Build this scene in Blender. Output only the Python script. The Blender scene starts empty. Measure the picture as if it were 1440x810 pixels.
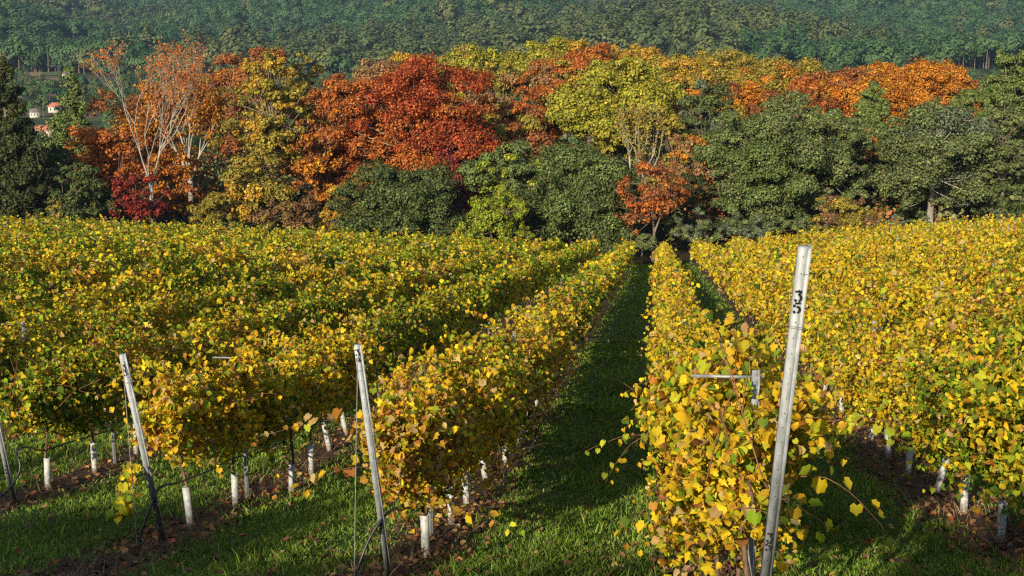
import bpy, math, random
import numpy as np
from mathutils import Vector, Matrix

rng = np.random.default_rng(7)
random.seed(7)
PI = math.pi
scene = bpy.context.scene
COL = scene.collection

# ------------------------------------------------------------------ camera
F = 2000.0                      # focal length in photo pixels (1440 wide) = 50 mm
TH = math.radians(9.79)         # downward pitch
CT, ST = math.cos(TH), math.sin(TH)
cd = bpy.data.cameras.new('camera')
cd.sensor_width = 36.0
cd.lens = 50.0
cd.clip_start = 0.1
cd.clip_end = 20000
cam = bpy.data.objects.new('camera', cd)
COL.objects.link(cam)
cam.location = (0, 0, 0)
cam.rotation_euler = (PI / 2 - TH, 0, 0)
scene.camera = cam

# ------------------------------------------------------------------ sun and sky
SUN_AZ = math.radians(22.0)     # light travels this far to the right of straight ahead
SUN_EL = math.radians(19.0)
w = bpy.data.worlds.new('World')
scene.world = w
w.use_nodes = True
wn = w.node_tree
for n_ in list(wn.nodes):
    wn.nodes.remove(n_)
sky = wn.nodes.new('ShaderNodeTexSky')
sky.sky_type = 'NISHITA'
sky.sun_disc = False
sky.sun_elevation = SUN_EL
sky.sun_rotation = PI + SUN_AZ
sky.air_density = 1.0
sky.dust_density = 1.0
bg = wn.nodes.new('ShaderNodeBackground')
bg.inputs['Strength'].default_value = 0.115
wo = wn.nodes.new('ShaderNodeOutputWorld')
wn.links.new(sky.outputs[0], bg.inputs[0])
wn.links.new(bg.outputs[0], wo.inputs[0])

sl = bpy.data.lights.new('sun', 'SUN')
sl.energy = 5.0
sl.angle = math.radians(0.5)
sl.color = (1.0, 0.87, 0.67)
sun = bpy.data.objects.new('sun', sl)
COL.objects.link(sun)
ldir = Vector((math.cos(SUN_EL) * math.sin(SUN_AZ), math.cos(SUN_EL) * math.cos(SUN_AZ), -math.sin(SUN_EL)))
sun.rotation_euler = ldir.to_track_quat('-Z', 'Y').to_euler()
sun.location = (-20, -40, 40)

scene.render.engine = 'CYCLES'
scene.view_settings.view_transform = 'Standard'
scene.view_settings.look = 'None'
scene.view_settings.exposure = 0.42
scene.view_settings.gamma = 1.0
scene.view_settings.use_curve_mapping = False
cy = scene.cycles
cy.max_bounces = 6
cy.diffuse_bounces = 3
cy.glossy_bounces = 2
cy.transmission_bounces = 3
cy.transparent_max_bounces = 4
cy.volume_bounces = 0
cy.use_denoising = False
cy.filter_width = 1.3


# ------------------------------------------------------------------ small helpers
def ray(px, py):
    """Direction of a photo pixel as (x per metre of depth, z per metre of depth)."""
    u = (px - 720.0) / F
    v = -(py - 405.0) / F
    den = CT + v * ST
    return u / den, (-ST + v * CT) / den


def at(px, py, Y):
    rx, rz = ray(px, py)
    return rx * Y, rz * Y


def sstep(a, b, x):
    t = np.clip((np.asarray(x, float) - a) / (b - a), 0, 1)
    return t * t * (3 - 2 * t)


K = 0.1025                      # rows run this many metres to the right per metre of depth
X0 = 0.63                       # where the row of post 35 crosses the camera line
SP = 3.2
RU = np.array([K, 1.0]) / math.hypot(K, 1)       # along the row
RP = np.array([1.0, -K]) / math.hypot(K, 1)      # to the right across the row

_PY = np.array([-80, -20, -4, 0, 4, 8.5, 11, 13.1, 15, 17, 19, 21, 25, 35, 45, 67, 100, 135, 150, 220, 300, 420, 700, 950, 1100, 1400, 1700, 1950, 2200, 2700, 3300, 4300, 4700, 6200.])
_PH = np.array([1.6, 1.6, 1.6, 1.65, 2.3, 3.75, 4.55, 5.15, 5.58, 5.96, 6.33, 6.68, 7.22, 8.5, 9.75, 12.5, 16.6, 21, 22, 22.6, 27, 29, 27, 24.5, 20, 2, -22, -40, -44, -10, -5, -140, -215, -60.])


def zg(x, y):
    x = np.asarray(x, float)
    y = np.asarray(y, float)
    h = np.interp(y, _PY, _PH)
    s = x - X0 - K * y
    near = 1 - sstep(140, 320, y)
    h = h - 0.1 * np.clip(s - 1.2, 0, None) * sstep(7, 13, y) * near * (1 - 0.35 * sstep(15, 45, s))
    h = h - 0.045 * np.clip(-s - 3, 0, None) * sstep(15, 60, y) * near
    far = sstep(800, 1200, y) * (1 - sstep(3000, 3600, y))
    rel = 15 * np.sin(x / 105 + y / 210 + 1.0) + 9 * np.sin(x / 53 - y / 120 + 2.0) + 6 * np.sin(y / 75 + x / 180)
    h = h - rel * far
    h = h - far * 9 * np.exp(-((x + 700) / 330) ** 2) - far * 4 * np.exp(-((x - 650) / 300) ** 2)
    h = h + far * sstep(1500, 1950, y) * 7 * np.exp(-((x - 20) / 330) ** 2)
    micro = 0.02 * np.sin(x * 2.1 + y * .7) + 0.02 * np.sin(y * 1.7 - x * .9)
    return -(h + micro * near)


def zgf(x, y):
    return float(zg(x, y))


def ground_hit(px, py, y0=3.0, y1=6000.0):
    rx, rz = ray(px, py)
    ys = np.geomspace(y0, y1, 4000)
    d = rz * ys - zg(rx * ys, ys)
    i = int(np.argmax(d < 0))
    y = ys[i]
    return rx * y, y


# ------------------------------------------------------------------ materials
def new_mat(name):
    m = bpy.data.materials.new(name)
    m.use_nodes = True
    nt = m.node_tree
    for q in list(nt.nodes):
        nt.nodes.remove(q)
    out = nt.nodes.new('ShaderNodeOutputMaterial')
    return m, nt, out


def nd(nt, typ, props=None, **ins):
    n = nt.nodes.new(typ)
    for k, v in (props or {}).items():
        setattr(n, k, v)
    for k, v in ins.items():
        key = int(k[1:]) if k[0] == 'i' and k[1:].isdigit() else k.replace('_', ' ')
        if isinstance(v, bpy.types.NodeSocket):
            nt.links.new(v, n.inputs[key])
        else:
            n.inputs[key].default_value = v
    return n


def mth(nt, op, a, b=0.0, c=0.0, clamp=False):
    n = nd(nt, 'ShaderNodeMath', {'operation': op, 'use_clamp': clamp}, i0=a, i1=b)
    if op in ('MULTIPLY_ADD', 'SMOOTH_MIN'):
        if isinstance(c, bpy.types.NodeSocket):
            nt.links.new(c, n.inputs[2])
        else:
            n.inputs[2].default_value = c
    return n.outputs[0]


def mixc(nt, fac, a, b):
    n = nt.nodes.new('ShaderNodeMix')
    n.data_type = 'RGBA'
    for sock, v in ((n.inputs[0], fac), (n.inputs[6], a), (n.inputs[7], b)):
        if isinstance(v, bpy.types.NodeSocket):
            nt.links.new(v, sock)
        else:
            sock.default_value = v if not isinstance(v, tuple) else (*v, 1.0)
    return n.outputs[2]


def rngmap(nt, v, a, b, c=0.0, d=1.0, smooth=True):
    n = nd(nt, 'ShaderNodeMapRange', {'interpolation_type': 'SMOOTHSTEP' if smooth else 'LINEAR'})
    nt.links.new(v, n.inputs[0])
    n.inputs[1].default_value = a
    n.inputs[2].default_value = b
    n.inputs[3].default_value = c
    n.inputs[4].default_value = d
    return n.outputs[0]


def leaf_mat(name, trans=0.3, rough=0.5, spec=0.3, blotch=0.0, bcol=(0.2, 0.08, 0.02), bscale=25.0):
    """Leaves: the colour of each leaf comes from its own attribute, plus dry blotches."""
    m, nt, out = new_mat(name)
    at_ = nd(nt, 'ShaderNodeAttribute', {'attribute_name': 'Col'})
    c = at_.outputs['Color']
    if blotch > 0:
        tc = nd(nt, 'ShaderNodeTexCoord')
        nz = nd(nt, 'ShaderNodeTexNoise', Vector=tc.outputs['Object'], Scale=bscale, Detail=3.0)
        f = rngmap(nt, nz.outputs[0], 0.52, 0.68, 0.0, blotch)
        c = mixc(nt, f, c, bcol)
    p = nd(nt, 'ShaderNodeBsdfPrincipled', Base_Color=c, Roughness=rough)
    p.inputs['Specular IOR Level'].default_value = spec
    t = nd(nt, 'ShaderNodeBsdfTranslucent', Color=c)
    mx = nd(nt, 'ShaderNodeMixShader', i0=trans, i1=p.outputs[0], i2=t.outputs[0])
    nt.links.new(mx.outputs[0], out.inputs[0])
    return m


def noise_mat(name, c1, c2, scale=8.0, rough=0.8, metal=0.0, bump=0.0, stretch=(1, 1, 1), lo=.35, hi=.65, spec=.3):
    m, nt, out = new_mat(name)
    tc = nd(nt, 'ShaderNodeTexCoord')
    mp = nd(nt, 'ShaderNodeMapping', Vector=tc.outputs['Object'], Scale=stretch)
    nz = nd(nt, 'ShaderNodeTexNoise', Vector=mp.outputs[0], Scale=scale, Detail=5.0)
    f = rngmap(nt, nz.outputs[0], lo, hi)
    c = mixc(nt, f, c1, c2)
    p = nd(nt, 'ShaderNodeBsdfPrincipled', Base_Color=c, Roughness=rough, Metallic=metal)
    p.inputs['Specular IOR Level'].default_value = spec
    if bump:
        b = nd(nt, 'ShaderNodeBump', Strength=bump, Distance=0.02, Height=nz.outputs[0])
        nt.links.new(b.outputs[0], p.inputs['Normal'])
    nt.links.new(p.outputs[0], out.inputs[0])
    return m


M_VINE = leaf_mat('vine_leaf', trans=0.36, rough=0.6, spec=0.16, blotch=0.55, bcol=(0.26, 0.11, 0.025), bscale=16)
M_VINEFAR = leaf_mat('vine_leaf_far', trans=0.36, rough=0.6, spec=0.14)
M_TREE = leaf_mat('tree_leaf', trans=0.28, rough=0.6, spec=0.12)
M_EVER = leaf_mat('evergreen_leaf', trans=0.15, rough=0.55, spec=0.2)
M_GRASS = leaf_mat('grass_blade', trans=0.35, rough=0.55, spec=0.2)
M_LITTER = leaf_mat('dry_leaf', trans=0.1, rough=0.8, spec=0.15)
M_BARK = noise_mat('bark', (0.11, 0.085, 0.06), (0.21, 0.17, 0.13), 3.0, 0.9, bump=.6, stretch=(1, 1, .25))
M_PALE = noise_mat('pale_bark', (0.22, 0.195, 0.16), (0.40, 0.37, 0.31), 1.2, 0.85, bump=.3, stretch=(1, 1, .4))
M_VTRUNK = noise_mat('vine_wood', (0.08, 0.05, 0.03), (0.19, 0.12, 0.075), 30, 0.9, bump=.8, stretch=(1, 1, .2))
M_CANE = noise_mat('vine_cane', (0.14, 0.06, 0.03), (0.24, 0.11, 0.055), 20, 0.6)
M_TUBE = None


def tube_material():
    m, nt, out = new_mat('grow_tube_plastic')
    tc = nd(nt, 'ShaderNodeTexCoord')
    geo = nd(nt, 'ShaderNodeNewGeometry')
    sp = nd(nt, 'ShaderNodeSeparateXYZ', Vector=tc.outputs['Object'])
    nz = nd(nt, 'ShaderNodeTexNoise', Vector=geo.outputs['Position'], Scale=22.0, Detail=5.0)
    hz_ = mth(nt, 'ADD', sp.outputs[2], mth(nt, 'MULTIPLY', mth(nt, 'SUBTRACT', nz.outputs[0], .5), .35))
    mud = rngmap(nt, hz_, .02, .2, .85, 0.0)
    c = mixc(nt, rngmap(nt, nz.outputs[0], .35, .7), (.34, .36, .35), (.52, .53, .50))
    c = mixc(nt, mud, c, (.16, .12, .08))
    p = nd(nt, 'ShaderNodeBsdfPrincipled', Base_Color=c, Roughness=.5)
    nt.links.new(p.outputs[0], out.inputs[0])
    return m


M_TUBE = tube_material()
M_STEEL = noise_mat('galvanised_steel', (0.25, 0.275, 0.285), (0.39, 0.41, 0.415), 22, 0.55, metal=0.06, stretch=(1, 1, .35), bump=.05, spec=.5)
M_STEELD = noise_mat('galvanised_steel_dull', (0.2, 0.22, 0.225), (0.34, 0.36, 0.36), 18, 0.5, metal=0.2, spec=.5)
M_HOLE = noise_mat('punched_hole', (0.012, 0.012, 0.012), (0.02, 0.02, 0.02), 9, 0.9)
M_INK = noise_mat('stencil_paint', (0.012, 0.012, 0.014), (0.03, 0.03, 0.032), 60, 0.6)
M_HOSE = noise_mat('black_hose', (0.012, 0.012, 0.015), (0.03, 0.03, 0.036), 20, 0.35, spec=.5)
M_WIRE = noise_mat('wire', (0.3, 0.29, 0.27), (0.42, 0.4, 0.37), 20, 0.5, metal=.4)
M_WALLW = noise_mat('white_render', (0.42, 0.4, 0.36), (0.56, 0.54, 0.5), .6, 0.9)
M_WALLP = noise_mat('peach_render', (0.5, 0.36, 0.25), (0.62, 0.47, 0.34), .6, 0.9)
M_ROOF = noise_mat('clay_roof', (0.3, 0.1, 0.06), (0.42, 0.17, 0.1), 1.2, 0.9, stretch=(1, 4, 1))
M_ROOFD = noise_mat('dark_roof', (0.1, 0.09, 0.085), (0.17, 0.15, 0.14), 1.2, 0.9)
M_GLASS = noise_mat('dark_window', (0.02, 0.025, 0.03), (0.05, 0.055, 0.06), .5, 0.15, spec=.6)


def ground_material():
    m, nt, out = new_mat('ground')
    geo = nd(nt, 'ShaderNodeNewGeometry')
    sep = nd(nt, 'ShaderNodeSeparateXYZ', Vector=geo.outputs['Position'])
    x, y = sep.outputs[0], sep.outputs[1]
    s = mth(nt, 'SUBTRACT', mth(nt, 'SUBTRACT', x, X0), mth(nt, 'MULTIPLY', y, K))
    fr = mth(nt, 'FRACT', mth(nt, 'ADD', mth(nt, 'DIVIDE', s, SP), 1000.5))
    dist = mth(nt, 'MULTIPLY', mth(nt, 'ABSOLUTE', mth(nt, 'SUBTRACT', fr, 0.5)), SP)
    n1 = nd(nt, 'ShaderNodeTexNoise', Vector=geo.outputs['Position'], Scale=1.7, Detail=6.0)
    n2 = nd(nt, 'ShaderNodeTexNoise', Vector=geo.outputs['Position'], Scale=14.0, Detail=6.0)
    n3 = nd(nt, 'ShaderNodeTexNoise', Vector=geo.outputs['Position'], Scale=60.0, Detail=4.0)
    nb = nd(nt, 'ShaderNodeTexNoise', Vector=geo.outputs['Position'], Scale=0.012, Detail=6.0)
    soilm = rngmap(nt, mth(nt, 'ADD', dist, mth(nt, 'MULTIPLY', mth(nt, 'SUBTRACT', n1.outputs[0], .5), 1.3)), 0.25, 0.75, 1.0, 0.0)
    grass = mixc(nt, rngmap(nt, n2.outputs[0], .3, .7), (0.045, 0.08, 0.015), (0.1, 0.15, 0.03))
    grass = mixc(nt, rngmap(nt, n1.outputs[0], .55, .75), grass, (0.1, 0.095, 0.03))
    soil = mixc(nt, rngmap(nt, n2.outputs[0], .3, .7), (0.055, 0.034, 0.022), (0.12, 0.075, 0.045))
    soil = mixc(nt, rngmap(nt, n3.outputs[0], .55, .7), soil, (0.2, 0.13, 0.075))
    vy = mixc(nt, soilm, grass, soil)
    wood = mixc(nt, rngmap(nt, n1.outputs[0], .35, .65), (0.03, 0.035, 0.014), (0.07, 0.05, 0.025))
    val = mixc(nt, rngmap(nt, nb.outputs[0], .42, .5), (0.035, 0.06, 0.025), (0.09, 0.1, 0.035))
    val = mixc(nt, rngmap(nt, nb.outputs[0], .55, .62), val, (0.17, 0.1, 0.07))
    hill = mixc(nt, rngmap(nt, nb.outputs[0], .4, .6), (0.022, 0.036, 0.02), (0.05, 0.052, 0.028))
    c = mixc(nt, rngmap(nt, y, 133, 137), vy, wood)
    c = mixc(nt, rngmap(nt, y, 280, 320), c, val)
    c = mixc(nt, rngmap(nt, y, 900, 1000), c, hill)
    b = nd(nt, 'ShaderNodeBump', Strength=0.9, Distance=0.05, Height=n2.outputs[0])
    p = nd(nt, 'ShaderNodeBsdfPrincipled', Base_Color=c, Roughness=0.95, Normal=b.outputs[0])
    p.inputs['Specular IOR Level'].default_value = 0.1
    nt.links.new(p.outputs[0], out.inputs[0])
    return m


# ------------------------------------------------------------------ mesh helpers
def mesh_arrays(name, V, groups, cols=None, smooth=False):
    """V (N,3); groups = list of (faces (M,k) int array, material index)."""
    me = bpy.data.meshes.new(name)
    V = np.asarray(V, np.float32)
    me.vertices.add(len(V))
    me.vertices.foreach_set('co', V.ravel())
    loops = np.concatenate([g[0].ravel() for g in groups]).astype(np.int32)
    tot = np.concatenate([np.full(len(g[0]), g[0].shape[1], np.int32) for g in groups])
    mi = np.concatenate([np.full(len(g[0]), g[1], np.int32) for g in groups])
    start = np.concatenate([[0], np.cumsum(tot)[:-1]]).astype(np.int32)
    me.loops.add(len(loops))
    me.loops.foreach_set('vertex_index', loops)
    me.polygons.add(len(tot))
    me.polygons.foreach_set('loop_start', start)
    me.polygons.foreach_set('loop_total', tot)
    me.polygons.foreach_set('material_index', mi)
    if smooth:
        me.polygons.foreach_set('use_smooth', np.ones(len(tot), bool))
    if cols is not None:
        a = me.attributes.new('Col', 'FLOAT_COLOR', 'POINT')
        c4 = np.ones((len(V), 4), np.float32)
        c4[:, :3] = cols
        a.data.foreach_set('color', c4.ravel())
    me.update(calc_edges=True)
    return me


def link(name, me, mats, parent=None, loc=None):
    o = bpy.data.objects.new(name, me)
    COL.objects.link(o)
    for m in (mats if isinstance(mats, (list, tuple)) else [mats]):
        if me is not None:
            me.materials.append(m)
    if parent is not None:
        o.parent = parent
    if loc is not None:
        o.location = loc
    return o


def tag(o, label=None, cat=None, group=None, kind=None):
    if label:
        o['label'] = label
    if cat:
        o['category'] = cat
    if group:
        o['group'] = group
    if kind:
        o['kind'] = kind
    return o


def thing(name, loc, label, cat, group=None):
    o = bpy.data.objects.new(name, None)
    o.empty_display_size = 0.2
    COL.objects.link(o)
    o.location = loc
    return tag(o, label, cat, group)


class MB:
    """Collects tubes, boxes and polygons into one mesh."""
    def __init__(s):
        s.V = []
        s.n = 0
        s.G = {}

    def add(s, V, Fs, mi=0):
        V = np.asarray(V, float)
        Fs = np.asarray(Fs, int) + s.n
        s.V.append(V)
        s.n += len(V)
        s.G.setdefault((Fs.shape[1], mi), []).append(Fs)

    def tube(s, pts, rad, sides=6, mi=0, cap=True):
        P = np.asarray(pts, float)
        n = len(P)
        R = np.full(n, rad, float) if np.isscalar(rad) else np.asarray(rad, float)
        T = np.gradient(P, axis=0)
        T /= np.linalg.norm(T, axis=1)[:, None] + 1e-9
        ref = np.array([0, 0, 1.0]) if abs(T[0][2]) < .9 else np.array([1.0, 0, 0])
        rings = []
        a = np.linspace(0, 2 * PI, sides, endpoint=False)
        prev = ref - T[0] * ref.dot(T[0])
        for i in range(n):
            prev = prev - T[i] * prev.dot(T[i])
            prev = prev / (np.linalg.norm(prev) + 1e-9)
            b = np.cross(T[i], prev)
            rings.append(P[i] + R[i] * (np.cos(a)[:, None] * prev + np.sin(a)[:, None] * b))
        V = np.concatenate(rings)
        i = np.arange(n - 1)[:, None] * sides
        j = np.arange(sides)[None, :]
        j2 = (j + 1) % sides
        Q = np.stack([i + j, i + j2, i + sides + j2, i + sides + j], -1).reshape(-1, 4)
        base = s.n
        s.add(V, Q, mi)
        if cap:
            s.G.setdefault((sides, mi), []).append(np.array([[base + k for k in range(sides)][::-1], [base + (n - 1) * sides + k for k in range(sides)]]))

    def box(s, lo, hi, mi=0):
        x0, y0, z0 = lo
        x1, y1, z1 = hi
        V = [(x0, y0, z0), (x1, y0, z0), (x1, y1, z0), (x0, y1, z0), (x0, y0, z1), (x1, y0, z1), (x1, y1, z1), (x0, y1, z1)]
        s.add(V, [(0, 3, 2, 1), (4, 5, 6, 7), (0, 1, 5, 4), (1, 2, 6, 5), (2, 3, 7, 6), (3, 0, 4, 7)], mi)

    def build(s, name, mats, parent=None, loc=None, smooth=False):
        V = np.concatenate(s.V)
        me = mesh_arrays(name, V, [(np.concatenate(f), k[1]) for k, f in s.G.items()], smooth=smooth)
        return link(name, me, mats, parent, loc)


# leaf templates: (vertices in (across, along, out), faces)
_L = [(0, -.30, 0), (-.26, -.52, .03), (-.55, -.22, .10), (-.48, -.02, .08), (-.49, .24, .09), (-.22, .36, .02), (0, .60, -.12)]
_R = [(-x, y, z) for x, y, z in _L[1:6]]
T_GRAPE = (np.array(_L + _R), np.array([[0, 6, 5, 4, 3, 2, 1], [0, 7, 8, 9, 10, 11, 6]]))
T_LOBE = (np.array([(0, -.28, 0), (-.27, -.54, .05), (-.57, -.2, .12), (-.36, 0, .05), (-.50, .28, .10), (-.19, .31, .02), (0, .63, -.14), (.27, -.54, .05), (.57, -.2, .12), (.36, 0, .05), (.50, .28, .10), (.19, .31, .02)]), np.array([[0, 6, 5, 4, 3, 2, 1], [0, 7, 8, 9, 10, 11, 6]]))
T_FOLD = (np.array([(0, -.45, -.1), (-.22, -.40, .22), (-.34, -.05, .34), (-.26, .3, .2), (0, .55, -.18), (.26, .3, .2), (.34, -.05, .34), (.22, -.40, .22)]), np.array([[0, 4, 3, 2, 1], [0, 7, 6, 5, 4]]))
T_MID = (np.array([(0, -.5, 0), (-.5, -.16, .14), (-.36, .34, .1), (0, .55, -.06), (.36, .34, .1), (.5, -.16, .14)]), np.array([[0, 3, 2, 1], [0, 5, 4, 3]]))
T_FAR = (np.array([(0, -.5, 0), (-.5, .02, .06), (0, .52, -.04), (.48, .05, .06)]), np.array([[0, 3, 2, 1]]))


def unit(a):
    return a / (np.linalg.norm(a, axis=-1, keepdims=True) + 1e-9)


def leaves(P, N, T, size, cols, tmpl):
    """Arrays of leaf vertices, faces and colours: centre P, normal N, rough tip direction T."""
    N = unit(N)
    T = unit(T - N * (T * N).sum(1, keepdims=True))
    B = np.cross(T, N)
    tv, tf = tmpl
    k = len(tv)
    size = np.asarray(size)[:, None, None]
    asp = rng.uniform(.75, 1.1, (len(P), 1, 1))
    curl = rng.uniform(.3, 3.0, (len(P), 1, 1))
    V = P[:, None, :] + size * (tv[None, :, 0:1] * asp * B[:, None, :] + tv[None, :, 1:2] * T[:, None, :] + tv[None, :, 2:3] * curl * N[:, None, :])
    Fs = (tf[None] + (np.arange(len(P)) * k)[:, None, None]).reshape(-1, tf.shape[1])
    C = np.repeat(cols[:, None, :], k, 1).reshape(-1, 3)
    return V.reshape(-1, 3), Fs, C


def pick(pal, wts, n, jit=0.18):
    pal = np.array(pal)
    wts = np.array(wts, float)
    c = pal[rng.choice(len(pal), n, p=wts / wts.sum())]
    return np.clip(c * np.exp(rng.normal(0, jit, (n, 1))) * np.exp(rng.normal(0, .06, (n, 3))), 0.003, .85)


def rnd3(n):
    return unit(rng.normal(0, 1, (n, 3)))


# ------------------------------------------------------------------ the ground: one sheet to the far hills
def build_ground():
    ys = np.concatenate([np.arange(-80, 4, 4.0), np.arange(4, 60, .5), np.geomspace(60, 300, 90), np.geomspace(303, 6000, 150)])
    t = np.linspace(-1, 1, 161)
    t = np.sign(t) * np.abs(t) ** 1.25
    X = t[None, :] * (45 + 0.62 * np.clip(ys, 0, None))[:, None]
    Y = np.repeat(ys[:, None], len(t), 1)
    Z = zg(X, Y)
    V = np.stack([X, Y, Z], -1).reshape(-1, 3)
    ny, nx = X.shape
    i = np.arange(ny - 1)[:, None] * nx
    j = np.arange(nx - 1)[None, :]
    Q = np.stack([i + j, i + j + 1, i + nx + j + 1, i + nx + j], -1).reshape(-1, 4)
    o = link('ground', mesh_arrays('ground', V, [(Q, 0)], smooth=True), ground_material())
    tag(o, kind='structure')


build_ground()

# ------------------------------------------------------------------ grapevines
Y_PAL = [(.68, .48, .018), (.58, .37, .018), (.45, .45, .025), (.21, .29, .016), (.085, .145, .014), (.46, .22, .03), (.54, .38, .14), (.27, .11, .03)]
TONES = {
    'golden yellow': [5, 4.5, 2.2, 1.8, 1, 1.3, 1.5, .5],
    'greenish yellow': [3.4, 2, 4, 3.6, 2.2, .6, .8, .3],
    'olive green': [1.4, 1.4, 2.6, 4.2, 4.2, .5, .5, .4],
    'orange tinged': [3, 3.5, 1.2, 1, .7, 3.5, 2.5, 1],
    'pale yellow': [6, 3, 4, 1.4, .6, .5, 1.8, .2],
}
ORD = ['', 'first', 'second', 'third', 'fourth', 'fifth', 'sixth', 'seventh', 'eighth', 'ninth', 'tenth', 'eleventh', 'twelfth', 'thirteenth', 'fourteenth', 'fifteenth', 'sixteenth', 'seventeenth', 'eighteenth', 'nineteenth']
TENS = {2: ('twentieth', 'twenty'), 3: ('thirtieth', 'thirty'), 4: ('fortieth', 'forty'), 5: ('fiftieth', 'fifty'), 6: ('sixtieth', 'sixty')}


def ordinal(n):
    if n < 20:
        return ORD[n]
    a, b = divmod(n, 10)
    return TENS[a][0] if b == 0 else TENS[a][1] + '-' + ORD[b]


def row_phrase(n):
    if 32 <= n <= 35:
        return 'row behind post %d' % n
    if n > 35:
        return '%s row right of post 35' % ordinal(n - 35)
    return '%s row left of post 32' % ordinal(32 - n)


def row_xy(n, a, off=0.0):
    """Point of row n at depth a, moved off metres to the right across the row."""
    x = X0 + SP * (n - 35) + K * a
    return x + off * RP[0], a + off * RP[1]


def lump(n, a, ph):
    return (.5 * np.sin(a * 2.3 + n * 1.7 + 2 * np.sin(ph)) + .35 * np.sin(a * 4.9 + n * 2.9 + 3 * np.cos(ph)) + .3 * np.sin(a * .9 + n * 5.1) + .25 * np.sin(a * 9.7 + 5 * ph + n))


def canopy_points(n, a0, a1, cnt, near_end=False):
    """Leaf centres and outward directions of a stretch of row n: leaves strung along arching shoots, over a looser inner mass."""
    bot = .36 if n == 34 and a0 > 16.5 else (.68 if a0 < 27 else .42) if n <= 33 else .5 if n == 34 else .34 if n == 35 else (.62 if a0 < 24 else .4)
    wide = (.92 if a0 < 24 else .6) if n <= 33 else .8 if n == 34 else .76 if n == 35 else (.98 if a0 < 22 else .72)
    if n == 35 and a0 < 10:
        bot = .2
    c1 = int(cnt * .72)
    S = max(6, int((a1 - a0) * 19))
    sa = rng.uniform(a0 + .05, a1 - .05, S)
    sgn = rng.choice([-1.0, 1.0], S)
    typ = rng.choice(3, S, p=[.34, .40, .26] if (n > 33 or a0 < 24) else [.5, .3, .2])
    lat = np.where(typ == 0, rng.normal(0, .32, S), np.where(typ == 1, sgn * rng.uniform(.35, .95, S), sgn * rng.uniform(.2, .7, S)))
    end = np.where(typ == 0, rng.uniform(1.7, 2.2, S), np.where(typ == 1, rng.uniform(1.0, 1.75, S), rng.uniform(bot - .08, bot + .45, S)))
    peak = np.where(typ == 0, rng.uniform(1.7, 2.0, S), np.where(typ == 1, rng.uniform(1.75, 2.2, S), rng.uniform(1.2, 1.5, S)))
    vig = 1 + (.24 if n != 35 else .15) * (np.sin(sa * .9 + n * 5.1) + .8 * np.sin(sa * 2.1 + n * 2.3)) + rng.normal(0, .1, S)
    lat = lat * vig * wide
    end = np.where(typ == 2, end, 1.15 + (end - 1.15) * vig)
    peak = 1.15 + (peak - 1.15) * vig
    dr = rng.normal(0, .3, S)
    k = rng.integers(0, S, c1)
    t = rng.random(c1) ** .75
    u = 1 - t
    off1 = 2 * u * t * lat[k] * .5 + t * t * lat[k] + rng.normal(0, .075, c1)
    up1 = u * u * 1.05 + 2 * u * t * peak[k] + t * t * end[k] + rng.normal(0, .075, c1)
    al1 = sa[k] + dr[k] * t + rng.normal(0, .075, c1)
    sl = np.sign(off1) * np.minimum(np.abs(off1) * 1.6, 1)
    hz1 = (up1 - 1.25) / .9
    c2 = cnt - c1
    al2 = rng.uniform(a0, a1, c2)
    ph = rng.uniform(0, 2 * PI, c2)
    r = np.clip(.82 - np.abs(rng.normal(0, .26, c2)), .05, 1) * (1 + .3 * lump(n, al2, ph))
    off2 = np.cos(ph) * .6 * wide * r
    up2 = (2.0 + bot) / 2 + np.sin(ph) * (2.0 - bot) / 2 * r
    a = np.concatenate([al1, al2])
    off = np.concatenate([off1, off2])
    up = np.concatenate([up1, up2])
    lt = np.concatenate([sl, np.cos(ph)])
    hz_ = np.concatenate([hz1, np.sin(ph)])
    if near_end:
        q = np.sqrt(.2 + .8 * np.clip((a - a0) / .9, 0, 1))
        off = off * q
        up = 1.25 + (up - 1.25) * q
    x, y = row_xy(n, a, off)
    z = zg(x, y) + np.clip(up, .22, 9)
    P = np.stack([x, y, z], 1)
    N = np.stack([lt * RP[0], lt * RP[1], hz_], 1)
    if near_end:
        N[:, :2] -= RU[None, :] * (1 - np.clip((a - a0) / 1.0, 0, 1))[:, None]
    return P, N, a, up


def vine_leaves(n, a0, a1, cnt, size, tmpl, tone, near_end=False):
    P, N, a, up = canopy_points(n, a0, a1, cnt, near_end)
    N = unit(N) * .6 + rnd3(cnt) * .9 + np.array([0, -.1, .3])
    T = rnd3(cnt) * .8 + np.array([0, 0, -.75])
    cols = pick(Y_PAL, TONES[tone], cnt)
    sz = size * np.clip(rng.normal(.92, .27, cnt), .4, 1.6)
    if tmpl is T_GRAPE:
        u = rng.random(cnt)
        return [leaves(P[f], N[f], T[f], sz[f], cols[f], tm_) for f, tm_ in ((u < .28, tmpl), ((u >= .28) & (u < .66), T_LOBE), (u >= .66, T_FOLD))]
    return [leaves(P, N, T, sz, cols, tmpl)]


def tone_at(n, a):
    v = math.sin(a * .35 + n * 2.1) + .8 * math.sin(a * .11 - n * 1.3) + rng.normal(0, .6)
    if n <= 34:
        v -= .35 + .75 * float(sstep(26, 50, a)) * (n < 34)
    else:
        v += .75
    if v > 1.5:
        return 'golden yellow'
    if v > .5:
        return 'pale yellow' if n > 34 else 'golden yellow'
    if v > -.35:
        return 'golden yellow' if (n > 34 or rng.random() < .4) else 'greenish yellow'
    if v > -1.1:
        return 'orange tinged' if rng.random() < .4 else 'greenish yellow'
    return 'olive green'


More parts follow.
